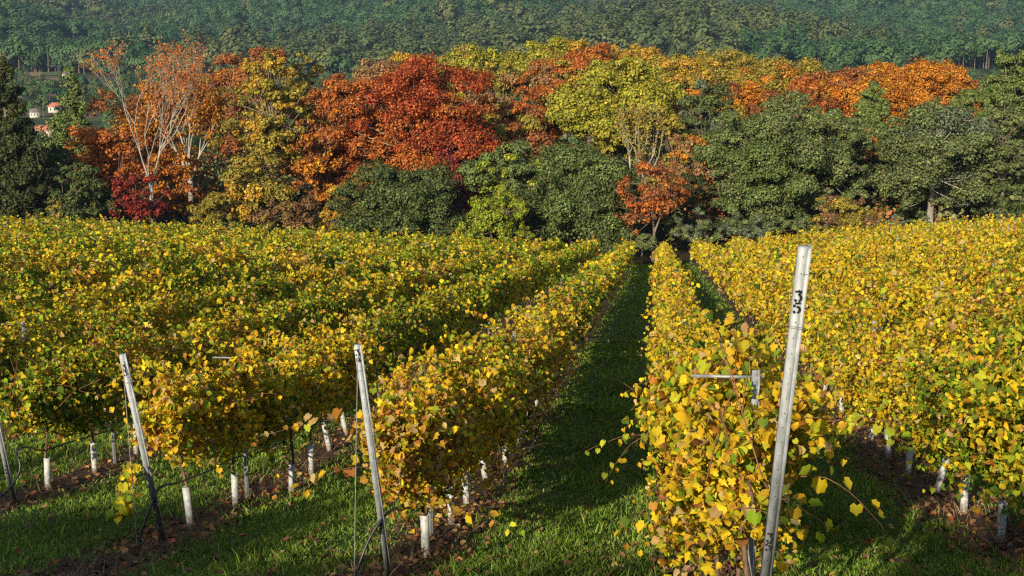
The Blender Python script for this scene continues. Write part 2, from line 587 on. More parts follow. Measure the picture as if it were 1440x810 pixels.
ROW_START = {35: 8.55, 34: 13.1, 33: 16.0, 32: 19.2, 31: 22.4}
FIRST = {35: [9.3, 11.1, 12.9], 34: [15.05, 17.0, 18.8, 21.1], 33: [17.1, 18.6, 20.2, 22.0, 24.2], 32: [20.3, 22.0, 23.9], 36: [9.4, 11.2, 12.9, 14.67, 16.6, 18.66, 20.5, 22.2]}
ROW_END = lambda n: 133.0 - (4 + 3 * math.sin(n * 1.9)) * (n < 33) - 1.5 * abs(n - 35) * (n > 36) * .5


def in_view(x, y, m=0.03):
    return y > 3 and abs(x / y) < 0.372 + m


vines = []
for n in range(15, 49):
    if n in ROW_START:
        st = ROW_START[n] + 1.0
    else:
        st = 9.0 if n > 35 else 19.2 + 3.25 * (32 - n)
    lst = list(FIRST.get(n, []))
    a = (lst[-1] + 1.85) if lst else st
    while a < ROW_END(n):
        lst.append(a)
        a += 1.85 + rng.uniform(-.1, .1)
    seen = 0
    for i, a in enumerate(lst):
        x, y = row_xy(n, a)
        if not (in_view(x, y, .05) or in_view(*row_xy(n, a + 1.2), .05)):
            continue
        vis = in_view(x, y, -.005)
        seen += vis
        lo = a - .95 if i else a - .95
        nx = lst[i + 1] if i + 1 < len(lst) else a + 1.85
        vines.append(dict(n=n, a=a, i=i, seen=seen, vis=vis, first=(i == 0), dist=math.hypot(x, y)))
vines.sort(key=lambda v: v['dist'])


def shoot(n, a, off, up, dirv, length, droop, cane, parts, tone, size):
    """A long loose shoot with leaves along it."""
    x, y = row_xy(n, a, off)
    p = np.array([x, y, zgf(x, y) + up])
    d = unit(np.array(dirv, float))
    pts = [p.copy()]
    k = 9
    for i in range(k):
        d = unit(d + np.array([0, 0, -droop / k]) + rng.normal(0, .10, 3))
        p = p + d * length / k
        pts.append(p.copy())
    pts = np.array(pts)
    cane.tube(pts, np.linspace(.0042, .0018, len(pts)), 4, cap=False)
    m = int(length / .075)
    t = np.linspace(.12, .999, m) * k
    i0 = t.astype(int)
    Pm = pts[i0] + (pts[np.minimum(i0 + 1, k)] - pts[i0]) * (t - i0)[:, None]
    side = rnd3(m)
    Pm = Pm + side * .07
    N = side * .6 + np.array([-.15, -.35, .55]) + rnd3(m) * .35
    T = np.array([0, 0, -.8]) + side * .5
    parts.append(leaves(Pm, N, T, size * rng.uniform(.7, 1.2, m) * np.linspace(1.1, .55, m), pick(Y_PAL, TONES[tone], m), T_GRAPE))


def merge(parts):
    V, Fc, C, n = [], {}, [], 0
    for v, f, c in parts:
        V.append(v)
        C.append(c)
        Fc.setdefault(f.shape[1], []).append(f + n)
        n += len(v)
    return np.concatenate(V), [(np.concatenate(f), 0) for f in Fc.values()], np.concatenate(C)


VINE_DX = {(33, 20.2): .45, (33, 22.0): .3, (33, 18.6): .1}


def build_vine(v, idx):
    n, a = v['n'], v['a']
    d = v['dist']
    tone = tone_at(n, a)
    if (n, a) == (34, 15.05):
        tone = 'orange tinged'
    off = VINE_DX.get((n, a), rng.normal(0, .06))
    bx, by = row_xy(n, a, off)
    bz = zgf(bx, by)
    if v['vis'] and v['seen'] > 0:
        label = '%s grapevine, %s in view along the %s' % (tone, ordinal(v['seen']), row_phrase(n))
    else:
        label = '%s grapevine at the frame edge in the %s' % (tone, row_phrase(n))
    t = thing('grapevine', (bx, by, bz), label, 'vine', 'grapevines planted in trellised rows')
    # trunk
    near = d < 34
    lean = rng.normal(0, .11, 2)
    hgt = 1.15
    mb = MB()
    zs = np.linspace(-.05, hgt, 7)
    pts = np.stack([lean[0] * zs + .02 * np.sin(zs * 7 + idx), lean[1] * zs + .02 * np.cos(zs * 6 + idx), zs], 1)
    mb.tube(pts, np.linspace(.026, .016, 7), 6 if near else 4)
    for sgn in (-1, 1):                                 # cordon arms along the wire
        q = np.array([pts[-1], pts[-1] + np.array([RU[0] * .4 * sgn, RU[1] * .4 * sgn, .1]), pts[-1] + np.array([RU[0] * .85 * sgn, RU[1] * .85 * sgn, .06])])
        mb.tube(q, [.015, .012, .008], 5 if near else 4)
    mb.build('trunk', M_VTRUNK, t, smooth=True)
    # grow tube round the trunk foot: a thin open sleeve
    if d < 33 and not (n == 35 and a > 10):
        tb = MB()
        hh = .26 if (n == 35 and v['first']) else rng.uniform(.44, .56)
        sides = 14 if near else 8
        ang = np.linspace(0, 2 * PI, sides, endpoint=False)
        rings = []
        ro = .047
        for (r, z) in ((ro, -.03), (ro * .99, hh * .5), (ro, hh), (ro - .004, hh), (ro - .004, hh * .6)):
            rings.append(np.stack([r * np.cos(ang) + lean[0] * z, r * np.sin(ang) + lean[1] * z, np.full(sides, z)], 1))
        V = np.concatenate(rings)
        i = np.arange(4)[:, None] * sides
        j = np.arange(sides)[None]
        j2 = (j + 1) % sides
        tb.add(V, np.stack([i + j, i + j2, i + sides + j2, i + sides + j], -1).reshape(-1, 4))
        tb.build('grow_tube', M_TUBE, t, smooth=True)
    # foliage
    a0 = a - 1.0
    a1 = a + 1.0
    if v['first'] and n in (32, 33, 34, 35):
        a0 = ROW_START[n] + (.25 if n != 35 else .35)
    if d < 16:
        cnt, size, tm = 3900, .066, T_GRAPE
    elif d < 26:
        cnt, size, tm = 2900, .07, T_GRAPE
    elif d < 40:
        cnt, size, tm = 1450, .093, T_MID
    else:
        cnt, size, tm = 700, .13, T_MID
    cnt = int(cnt * (a1 - a0) / 2.0 * (1.1 if n >= 35 else 1.0))
    parts = vine_leaves(n, a0, a1, cnt, size, tm, tone, v['first'] and n in ROW_START)
    if d < 34:
        cane = MB()
        ns = 7 if d < 20 else 4
        for q in range(ns):
            aa = rng.uniform(max(a0, a - .9) + .1, a1 - .1)
            kind = rng.random()
            if kind < .45:
                sgn = rng.choice([-1, 1])
                shoot(n, aa, sgn * .35, rng.uniform(1.2, 1.9), (RP[0] * sgn, RP[1] * sgn + rng.normal(0, .5), .35), rng.uniform(.4, .85), 1.1, cane, parts, tone, .092)
            elif kind < .8:
                shoot(n, aa, rng.normal(0, .3), 1.85, (rng.normal(0, .45), rng.normal(0, .45), 1), rng.uniform(.25, .5), .6, cane, parts, tone, .085)
            else:
                sgn = rng.choice([-1, 1])
                shoot(n, aa, sgn * .5, rng.uniform(.8, 1.0), (RP[0] * sgn * .5, rng.normal(0, .5), -.1), rng.uniform(.3, .6), 1.6, cane, parts, tone, .09)
        for q in range(10):                              # canes rising inside the canopy
            aa = rng.uniform(a - .8, a + .8)
            x, y = row_xy(n, aa, rng.normal(0, .15))
            z = zgf(x, y)
            sg = rng.normal(0, .35)
            x2, y2 = row_xy(n, aa + rng.normal(0, .3), sg)
            cane.tube(np.array([(x, y, z + 1.1), ((x + x2) / 2, (y + y2) / 2, z + 1.55), (x2, y2, z + 1.9 + rng.uniform(-.3, .2))]), [.006, .005, .003], 4, cap=False)
        if n == 35 and v['first']:
            shoot(n, 9.1, .35, 1.5, (1, -.1, .25), .75, .9, cane, parts, 'greenish yellow', .1)
            shoot(n, 9.1, .35, 1.1, (.9, -.2, .3), .8, 1.0, cane, parts, 'greenish yellow', .1)
            shoot(n, 8.7, .1, .95, (.5, -.6, .5), .6, 1.3, cane, parts, 'greenish yellow', .105)
            shoot(n, 9.0, .15, .6, (.1, -.3, .2), .45, 1.6, cane, parts, 'orange tinged', .09)
            shoot(n, 8.75, -.1, .9, (.2, -.8, .4), .6, 1.3, cane, parts, 'greenish yellow', .105)
        if n == 34 and v['first']:
            shoot(n, 13.9, -.4, 1.6, (-1, -.1, .2), 1.1, 1.0, cane, parts, 'orange tinged', .1)
            shoot(n, 13.8, -.3, 1.1, (-1, -.1, .15), 1.0, .9, cane, parts, 'orange tinged', .1)
            shoot(n, 14.0, .4, .6, (1, -.1, .1), .9, .9, cane, parts, 'orange tinged', .11)
        if n == 35 and 11 < a < 14:
            shoot(n, 12.6, -.5, 1.5, (-1, -.1, .05), .8, .8, cane, parts, 'greenish yellow', .1)
    V, G, C = merge(parts)
    if d < 34:
        Vc = np.concatenate(cane.V)
        G += [(np.concatenate(f) + len(V), 1) for f in cane.G.values()]
        V = np.concatenate([V, Vc])
        C = np.concatenate([C, np.full((len(Vc), 3), .1)])
    V = V - np.array([bx, by, bz])
    link('foliage', mesh_arrays('vine_foliage', V, G, C), [M_VINE, M_CANE], t)


# one vine just off the frame edge still needs a home; nearest 300 are things
near_vines = vines[:300]
far_vines = vines[300:]
_edge_labels = {}
for idx, v in enumerate(near_vines):
    build_vine(v, idx)

parts = []
for v in far_vines:
    d = v['dist']
    if d < 75:
        cnt, size, tm = 440, .155, T_MID
    elif d < 105:
        cnt, size, tm = 330, .19, T_FAR
    else:
        cnt, size, tm = 260, .22, T_FAR
    parts += vine_leaves(v['n'], v['a'] - 1.0, v['a'] + 1.0, cnt, size, tm, tone_at(v['n'], v['a']))
V, G, C = merge(parts)
tag(link('grapevines', mesh_arrays('grapevines', V, G, C), M_VINEFAR), 'far yellow and green grapevine rows running down to the trees', 'vines', kind='stuff')

# ------------------------------------------------------------------ numbered end posts
def strokes_digit(ch):
    def arc(cx, cy, r, a0, a1, m=9):
        t = np.radians(np.linspace(a0, a1, m))
        return [(cx + r * math.cos(q), cy + r * 1.0 * math.sin(q)) for q in t]
    if ch == '3':
        return [[(-.34, .45), (.36, .45)], [(.26, .36), (-.02, .12)], arc(0, -.17, .3, 75, -75), arc(0, -.17, .3, 195, 250, 5)]
    if ch == '5':
        return [[(-.24, .45), (.34, .45)], [(-.27, .34), (-.27, .08)], arc(0, -.17, .3, 105, -75), arc(0, -.17, .3, 195, 250, 5)]
    if ch == '4':
        return [[(.08, .48), (-.3, -.1)], [(-.36, -.22), (.38, -.22)], [(.16, .2), (.16, -.1)], [(.16, -.3), (.16, -.5)]]
    if ch == '2':
        return [arc(0, .18, .28, 175, 95, 6), arc(0, .18, .28, 78, -35, 7), [(.16, -.08), (-.28, -.36)], [(-.36, -.45), (.36, -.45)]]


def add_number(mb, text, zc, cx, h, wd):
    """Painted digits stacked one above the other, on the plane y = -0.0015."""
    for i, ch in enumerate(text):
        oz = zc + h * .55 - i * h * 1.08
        for st in strokes_digit(ch):
            pts = np.array(st)
            pts = np.stack([cx + pts[:, 0] * wd, oz + pts[:, 1] * h], 1)
            tw = h * .1
            dv = np.gradient(pts, axis=0)
            dv /= np.linalg.norm(dv, axis=1)[:, None]
            nn = np.stack([-dv[:, 1], dv[:, 0]], 1) * tw
            A, B = pts + nn, pts - nn
            m = len(pts)
            V = np.zeros((2 * m, 3))
            V[:m, 0], V[:m, 2] = A[:, 0], A[:, 1]
            V[m:, 0], V[m:, 2] = B[:, 0], B[:, 1]
            V[:, 1] = -.0015
            mb.add(V, [(k, k + 1, m + k + 1, m + k) for k in range(m - 1)])


def steel_profile(mb, W, D, L, mi=0):
    """Rolled C section with a grooved face, swept from z=0 to L."""
    th = .0032
    outer = [(-W / 2, D), (-W / 2, 0), (W * .16, 0), (W * .2, .007), (W * .26, .007), (W * .3, .001), (W / 2, .001), (W / 2, D), (W * .3, D)]
    inner = [(W * .3, D - th), (W / 2 - th, D - th), (W / 2 - th, th + .001), (W * .3 + .001, th + .001), (W * .26, .007 + th), (W * .2, .007 + th), (W * .16 - .001, th), (-W / 2 + th, th), (-W / 2 + th, D)]
    prof = outer + inner
    m = len(prof)
    zs = np.array([0, L])
    V = np.concatenate([[(x, y, z) for x, y in prof] for z in zs])
    mb.add(V, [(k, (k + 1) % m, m + (k + 1) % m, m + k) for k in range(m)], mi)
    # cap strips between outer and inner lines
    q = [(k, k + 1, m - 2 - k, m - 1 - k) for k in range(8)]
    n0 = mb.n - 2 * m
    mb.G.setdefault((4, mi), []).append(np.array([[n0 + i + m for i in f] for f in q]))
    mb.G.setdefault((4, mi), []).append(np.array([[n0 + i for i in f][::-1] for f in q]))


def end_post(num, base, top, label, W, yaw, up_lab, lo_lab, dig):
    base, top = np.array(base), np.array(top)
    ax = top - base
    L = np.linalg.norm(ax)
    ax = ax / L
    t = thing('end_post', tuple(base), label, 'post', 'numbered end posts of the vine rows')
    xr = np.array([math.cos(yaw), math.sin(yaw), 0])
    xr = unit(xr - ax * xr.dot(ax))
    yr = np.cross(ax, xr)
    t.matrix_world = Matrix(((xr[0], yr[0], ax[0], base[0]), (xr[1], yr[1], ax[1], base[1]), (xr[2], yr[2], ax[2], base[2]), (0, 0, 0, 1)))
    mb = MB()
    steel_profile(mb, W, W * .62, L)
    mb.box((-W * .49, .0045, L - .006), (W * .49, W * .6, L - .002))
    for z in np.arange(.25, L - .03, .105):              # punched holes
        a = np.linspace(0, 2 * PI, 9)[:-1]
        V = np.stack([-W * .12 + .0034 * np.cos(a), np.full(8, -.0012), z + .0045 * np.sin(a)], 1)
        mb.add(V, [tuple(range(8))], 1)
    body = mb.build('post_body', [M_STEEL, M_HOLE], t)
    nb = MB()
    for zc in (up_lab * L, lo_lab * L):
        add_number(nb, num, zc, -W * .14, dig, W * .8)
    nb.build('painted_number', M_INK, body)
    wb = MB()                                            # tie wire wound round the post
    for zc in (up_lab * L - dig * 2.2, up_lab * L - dig * 2.35, L * .42):
        q = [(-W / 2 - .003, -.004, zc), (W / 2 + .004, -.004, zc - .012), (W / 2 + .004, W * .64, zc - .004), (-W / 2 - .003, W * .64, zc + .003), (-W / 2 - .003, -.004, zc)]
        wb.tube(q, .0018, 4, cap=False)
    wb.build('tie_wire', M_WIRE, body)
    return t


def p3(px, py, Y):
    x, z = at(px, py, Y)
    return np.array([x, Y, z])


b34 = p3(548, 818, 13.1)
b34[2] = zgf(b34[0], b34[1])
b33 = p3(229, 757, 15.97)
b33[2] = zgf(b33[0], b33[1])
b32 = p3(20, 707, 19.16)
b32[2] = zgf(b32[0], b32[1])
t35, m35 = p3(1133, 350, 7.3), p3(1078, 812, 8.3)
d35 = (m35 - t35) / np.linalg.norm(m35 - t35)
b35 = m35 + d35 * .42
t34, t33 = p3(503, 487, 11.95), p3(172, 500, 15.02)
t32 = p3(-22, 515, 18.2)
end_post('35', b35, t35, 'galvanised end post stencilled 35 at top and bottom, leaning toward the camera', .067, math.radians(-2), .88, .255, .07)
end_post('34', b34 - (t34 - b34) * .04, t34, 'galvanised end post stencilled 34 with a black hose crossing its foot', .066, math.radians(8), .965, .27, .066)
end_post('33', b33 - (t33 - b33) * .04, t33, 'galvanised end post stencilled 33 beside a black hose, grass strip behind', .072, math.radians(13), .93, .25, .07)
end_post('32', b32 - (t32 - b32) * .04, t32, 'galvanised end post stencilled 32 with a looping black hose, cut by the frame', .072, math.radians(18), .93, .28, .07)


def hose(name, pts, r, label, cat, mat=M_HOSE, group=None, sub=6):
    P = np.array(pts, float)
    for _ in range(2):                                   # round the corners
        Q = [P[0]]
        for i in range(len(P) - 1):
            Q += [P[i] * .75 + P[i + 1] * .25, P[i] * .25 + P[i + 1] * .75]
        Q.append(P[-1])
        P = np.array(Q)
    mb = MB()
    o = P[0].copy()
    mb.tube(P - o, r, sub)
    return tag(mb.build(name, mat, None, tuple(o), smooth=True), label, cat, group)


def gp(px, py, Y, dz=0.0):
    x, z = at(px, py, Y)
    return np.array([x, Y, z + dz])


# irrigation hoses: from the drip line down past each post to the ground
hg = 'black irrigation hoses at the row ends'


def drip(n, a0, a1, h=.62, sag=.05):
    out = []
    for a in np.arange(a0, a1, 1.0):
        x, y = row_xy(n, a, -.08)
        out.append((x, y, zgf(x, y) + h - sag * abs(math.sin(a * 1.3))))
    return out


h34 = [tuple(gp(498, 815, 12.6)), tuple(gp(508, 785, 12.62)), tuple(gp(520, 755, 12.7)), tuple(gp(542, 722, 12.78)), tuple(gp(560, 712, 13.2))] + drip(34, 14.2, 34)
hose('irrigation_hose', h34, .0145, 'black irrigation hose bending down across the foot of post 34', 'hose', group=hg)
h33 = [tuple(gp(195, 762, 15.6)), tuple(gp(203, 735, 15.62)), tuple(gp(215, 705, 15.72)), tuple(gp(224, 682, 15.85)), tuple(gp(250, 680, 16.3))] + drip(33, 17.2, 34)
hose('irrigation_hose', h33, .0145, 'black irrigation hose dropping beside post 33 from the drip line', 'hose', group=hg)
h32 = [tuple(gp(-40, 716, 18.7)), tuple(gp(0, 700, 18.7)), tuple(gp(20, 680, 18.75)), tuple(gp(31, 655, 18.8)), tuple(gp(20, 633, 18.9)), tuple(gp(40, 627, 19.4))] + drip(32, 20.3, 36)
hose('irrigation_hose', h32, .0145, 'black irrigation hose looping beside post 32 at the frame edge', 'hose', group=hg)

# fruiting wires strung from the heads of the posts along the rows
for (n, hd) in ((33, t33), (34, t34), (35, t35)):
    pts_ = [hd - np.array([0, 0, .12])]
    for a_ in np.arange({33: 17.5, 34: 15.5, 35: 11.5}[n], 40, 4.0):
        x_, y_ = row_xy(n, a_, .05)
        pts_.append((x_, y_, zgf(x_, y_) + 1.72))
    hose('trellis_wire', pts_, .0022, 'thin trellis wire strung from the head of post %d along its row' % n, 'wire', M_WIRE, 'trellis wires along the rows', 4)

# anchor wires straight down from the heads of the leaning posts
for (num, tp, px, py, Y, lab) in ((34, t34, 498, 815, 12.35, 'thin anchor wire hanging from the head of post 34 to the ground'), (33, t33, 187, 640, 15.3, 'thin anchor wire hanging from the head of post 33')):
    e = gp(px, py, Y)
    if num == 33:
        e[2] = zgf(e[0], e[1])
    hose('anchor_wire', [tp - np.array([0, 0, .06]), tp * .5 + e * .5, e], .0045, lab, 'wire', M_WIRE, 'anchor wires of the end posts', 5)

# a dangling vine shoot with leaves on the anchor wire of post 33
pp = []
e0 = gp(183, 655, 15.3)
k = 34
zs = np.linspace(0, .62, k)
Pd = e0[None] + np.stack([rng.normal(-.02, .05, k) - zs * .12, rng.normal(0, .05, k), -zs], 1)
pp.append(leaves(Pd, rnd3(k) * .6 + np.array([-.2, -.6, .4]), rnd3(k) * .5 + np.array([0, 0, -1]), rng.uniform(.06, .13, k), pick(Y_PAL, TONES['greenish yellow'], k), T_GRAPE))
V, G, C = merge(pp)
tag(link('vine_shoot', mesh_arrays('vine_shoot', V - e0, G, C), M_VINE, None, tuple(e0)), 'loose green vine shoot dangling low beside post 33', 'vine shoot')

# ------------------------------------------------------------------ trellis posts inside the rows, with a crossarm
def trellis_post(n, a, off, h, label, arm=True, W=.055):
    x, y = row_xy(n, a, off)
    z = zgf(x, y)
    t = thing('trellis_post', (x, y, z), label, 'post', 'slim trellis posts standing in the vine rows')
    t.rotation_euler = (rng.normal(0, .015), rng.normal(0, .015), -math.atan(K))
    mb = MB()
    steel_profile(mb, W, W * .7, h + .1)
    o = mb.build('post_body', M_STEELD, t)
    o.location = (0, 0, -.1)
    if arm:
        ab = MB()
        ab.box((-.44, .045, h - .068), (.05, .048, h - .05))
        ab.box((-.44, .048, h - .053), (.05, .068, h - .05))
        ab.build('crossarm', M_STEELD, t)
    return t


trellis_post(35, 9.5, .08, 1.86, 'slim steel trellis post with crossarm among leaves just behind post 35')
count = {}
specs = []
for n in range(18, 48):
    a = (14.9 if n == 36 else 0) or {34: 16.1, 33: 19.4, 32: 23.0}.get(n, 22.0 + 3 * max(0, 32 - n) + (n * 1.7) % 3)
    while a < ROW_END(n) - 1:
        specs.append((n, a))
        a += 9.5
specs.append((35, 20.0))
specs += [(35, 29.5), (35, 39), (35, 50), (35, 62)]
specs = [s for s in specs if in_view(*row_xy(*s), -.005)]
specs.sort(key=lambda s: s[1])
for (n, a) in specs:
    count[n] = count.get(n, 0) + 1
    k = count[n]
    if a > 40 and (n * 7 + int(a)) % 2:
        continue
    trellis_post(n, a, rng.normal(0, .05), rng.uniform(1.9, 2.12) + (.15 if n > 36 and a > 60 else 0), 'slim trellis post, %s showing in the vines of the %s' % (ordinal(k + (n == 35)), row_phrase(n)), arm=(n < 34 and k % 3 == 1))

# ------------------------------------------------------------------ grass, litter
def rowdist(x, y):
    s = (x - X0 - K * y) / SP
    return np.abs(s - np.round(s)) * SP


def scatter(nn, ymin, ymax, power=1.0):
    y = ymin + (ymax - ymin) * rng.random(nn) ** power
    x = rng.uniform(-1, 1, nn) * (.385 * y + 1.6)
    return x, y


def patch(x, y):
    return .5 + .25 * np.sin(x * 1.3 + 2 * np.sin(y * .7)) + .25 * np.sin(y * 1.9 + x * .6)


gx, gy = scatter(560000, 10.5, 48, 1.5)
g2x, g2y = scatter(260000, 40, 134, 1.1)
gx, gy = np.concatenate([gx, g2x]), np.concatenate([gy, g2y])
keep = rowdist(gx, gy) + rng.normal(0, .22, len(gx)) + .25 * (patch(gx, gy) - .5) > .55
keep &= ~((np.abs(rowdist(gx, gy) - 1.02) < .16) & (rng.random(len(gx)) < .6))
gx, gy = gx[keep], gy[keep]
n_ = len(gx)
hgt = rng.uniform(.025, .08, n_) * (1 + 1.1 * (rng.random(n_) < .05)) * (.7 + .6 * patch(gx * .8, gy * .8)) * (1 + (gy - 12) * .01)
wd_ = rng.uniform(.004, .009, n_) * (1 + (gy - 12) * .055)
az = rng.uniform(0, 2 * PI, n_)
lean = rng.normal(0, .5, (n_, 2)) * hgt[:, None]
base = np.stack([gx, gy, zg(gx, gy) - .01], 1)
sx = np.stack([np.cos(az) * wd_, np.sin(az) * wd_, np.zeros(n_)], 1)
mid = base + np.stack([lean[:, 0] * .35, lean[:, 1] * .35, hgt * .65], 1)
tip = base + np.stack([lean[:, 0], lean[:, 1], hgt], 1)
V = np.stack([base - sx, base + sx, mid + sx * .7, tip, mid - sx * .7], 1).reshape(-1, 3)
Fq = (np.arange(n_) * 5)[:, None] + np.array([[0, 1, 2, 3, 4]])
gc = pick([(.13, .23, .024), (.19, .29, .034), (.26, .33, .055), (.34, .3, .1), (.09, .16, .024)], [4, 4, 2, .8, 2], n_)
gc *= (.8 + .45 * patch(gx * 1.1 + 3, gy * .6))[:, None]
tag(link('grass', mesh_arrays('grass', V, [(Fq, 0)], np.repeat(gc, 5, 0)), M_GRASS), 'short green grass growing between the vine rows', 'grass', kind='stuff')

# dry stalks under the rows and at the post feet
sx_, sy_ = scatter(26000, 11.5, 34, 1.4)
keep = rowdist(sx_, sy_) + rng.normal(0, .12, len(sx_)) < .38
sx_, sy_ = sx_[keep], sy_[keep]
keep = patch(sx_ * 1.7, sy_ * 1.7) > .45
sx_, sy_ = sx_[keep], sy_[keep]
n_ = len(sx_)
hgt = rng.uniform(.05, .2, n_)
az = rng.uniform(0, 2 * PI, n_)
lean = rng.normal(0, 1.0, (n_, 2)) * hgt[:, None]
base = np.stack([sx_, sy_, zg(sx_, sy_) - .01], 1)
ss = np.stack([np.cos(az) * .004, np.sin(az) * .004, np.zeros(n_)], 1)
tip = base + np.stack([lean[:, 0], lean[:, 1], hgt], 1)
mid = (base + tip) / 2 + np.array([0, 0, .02])
V = np.stack([base - ss, base + ss, mid + ss * .8, tip, mid - ss * .8], 1).reshape(-1, 3)
Fq = (np.arange(n_) * 5)[:, None] + np.array([[0, 1, 2, 3, 4]])
gc = pick([(.32, .22, .11), (.22, .14, .07), (.4, .3, .17), (.14, .09, .045)], [2, 3, 1, 2], n_)
tag(link('dry_grass', mesh_arrays('dry_grass', V, [(Fq, 0)], np.repeat(gc, 5, 0)), M_LITTER), 'dry brown grass stalks on the bare soil under the vines', 'dry grass', kind='stuff')

# fallen leaves
lx, ly = scatter(26000, 11.5, 50, 1.4)
keep = rng.random(len(lx)) < np.where(rowdist(lx, ly) < .6, .8, .13)
lx, ly = lx[keep], ly[keep]
n_ = len(lx)
P = np.stack([lx, ly, zg(lx, ly) + rng.uniform(.01, .05, n_)], 1)
N = rnd3(n_) * .55 + np.array([0, 0, 1])
lc = pick([(.2, .1, .045), (.15, .07, .035), (.32, .18, .08), (.42, .28, .06), (.28, .085, .03), (.1, .055, .035)], [3, 3, 1.5, .5, .8, 4], n_)
V, Fl, C = leaves(P, N, rnd3(n_), rng.uniform(.05, .095, n_), lc, T_GRAPE)
tag(link('fallen_leaves', mesh_arrays('fallen_leaves', V, [(Fl, 0)], C), M_LITTER), 'brown and orange fallen vine leaves lying under the rows', 'fallen leaves', kind='stuff')

# ------------------------------------------------------------------ trees
PAL = {
    'red': ([(.30, .055, .018), (.40, .10, .028), (.24, .035, .018), (.42, .16, .04)], [4, 3, 2, 1]),
    'orangered': ([(.40, .12, .025), (.46, .17, .035), (.32, .075, .02), (.45, .22, .05)], [4, 3, 2, 1]),
    'orange': ([(.46, .17, .018), (.52, .23, .025), (.38, .11, .018), (.5, .3, .04)], [4, 3, 1.5, 1.2]),
    'gold': ([(.46, .27, .03), (.5, .34, .045), (.42, .19, .025), (.3, .25, .035)], [3, 3, 1.5, 1.5]),
    'olivegold': ([(.27, .23, .035), (.36, .29, .045), (.17, .16, .03), (.42, .24, .04)], [4, 3, 2, 1]),
    'ygreen': ([(.30, .30, .03), (.40, .36, .045), (.19, .22, .03), (.45, .33, .05)], [4, 3, 2, 1]),
    'limegreen': ([(.20, .26, .02), (.28, .32, .03), (.12, .17, .02), (.42, .34, .03)], [4, 3, 2, 1]),
    'tan': ([(0.306, 0.178, 0.076), (0.357, 0.230, 0.102), (0.238, 0.128, 0.051), (0.340, 0.170, 0.060)], [3, 2, 2, 1.5]),
    'rust': ([(.28, .10, .03), (.35, .145, .045), (.22, .07, .025), (.4, .2, .07)], [3, 3, 2, 1]),
    'burgundy': ([(.22, .03, .028), (.28, .05, .03), (.16, .02, .02), (.34, .09, .03)], [4, 3, 2, 1]),
    'darkgreen': ([(0.068, 0.093, 0.025), (0.098, 0.128, 0.031), (0.046, 0.065, 0.020), (0.139, 0.145, 0.041)], [4, 3, 2, 1]),
    'green': ([(0.101, 0.143, 0.036), (0.134, 0.180, 0.048), (0.071, 0.105, 0.028), (0.185, 0.210, 0.064)], [4, 3, 2, 1.2]),
    'olive': ([(0.112, 0.143, 0.045), (0.150, 0.180, 0.060), (0.075, 0.105, 0.036), (0.225, 0.225, 0.075)], [4, 3, 2, 1]),
    'pine': ([(.14, .18, .045), (0.094, 0.138, 0.033), (0.125, 0.175, 0.043), (0.062, 0.100, 0.027), (0.175, 0.200, 0.050)], [4, 4, 3, 1, 1]),
    'greygreen': ([(0.115, 0.144, 0.081), (0.149, 0.178, 0.103), (0.081, 0.109, 0.057)], [3, 2, 2]),
    'blackgreen': ([(0.037, 0.050, 0.014), (0.050, 0.067, 0.019), (0.084, 0.077, 0.022)], [3, 2, 1]),
    'brown': ([(.20, .11, .05), (.27, .16, .07), (.14, .08, .04)], [3, 2, 2]),
}
EVER = {'darkgreen', 'green', 'olive', 'pine', 'greygreen', 'blackgreen'}


def bez(p0, p1, p2, m=6):
    t = np.linspace(0, 1, m)[:, None]
    return (1 - t) ** 2 * p0 + 2 * t * (1 - t) * p1 + t ** 2 * p2


def crown_clumps(R, H, nl, shape, seed_flat=.8):
    """Lobe centres and radii filling an uneven crown of radius R and height H (origin at crown bottom centre)."""
    out = []
    if shape == 'cone':
        lv = max(8, int(H / .75))
        for i in range(lv):
            t = (i + .3) / lv
            rr = R * (1 - t) ** .8
            m = max(3, int(3 + 8 * (1 - t)))
            for k in range(m):
                a = rng.uniform(0, 2 * PI)
                q = rr * rng.uniform(.3, .95)
                out.append((np.array([q * math.cos(a), q * math.sin(a), t * H + rng.normal(0, .25)]), max(.5, R * .38 * (1.1 - t * .75))))
        return out
    nl = int(nl * 1.5 * max(1.0, (H / (2 * R))) ** .8)
    for i in range(nl):
        for _ in range(20):
            d = rnd3(1)[0]
            if shape == 'round':
                d[2] = d[2] * .95 + .05
            elif shape == 'dome':
                d[2] = abs(d[2]) * 1.0 - .12
            break
        rad = rng.uniform(.55, 1.0) if i > nl * .25 else rng.uniform(.1, .5)
        lr = R * rng.choice([.15, .2, .26, .34], p=[.25, .3, .3, .15]) * rng.uniform(.9, 1.15)
        c = np.array([d[0] * (R - lr * .6) * rad / .85, d[1] * (R - lr * .6) * rad / .85, 0])
        if shape == 'dome':
            c[2] = H * .12 + d[2] * (H * .88 - lr * seed_flat) * rad / .85
        else:
            c[2] = H * .5 + d[2] * (H * .5 - lr * seed_flat) * rad / .85
        out.append((c, lr))
    return out


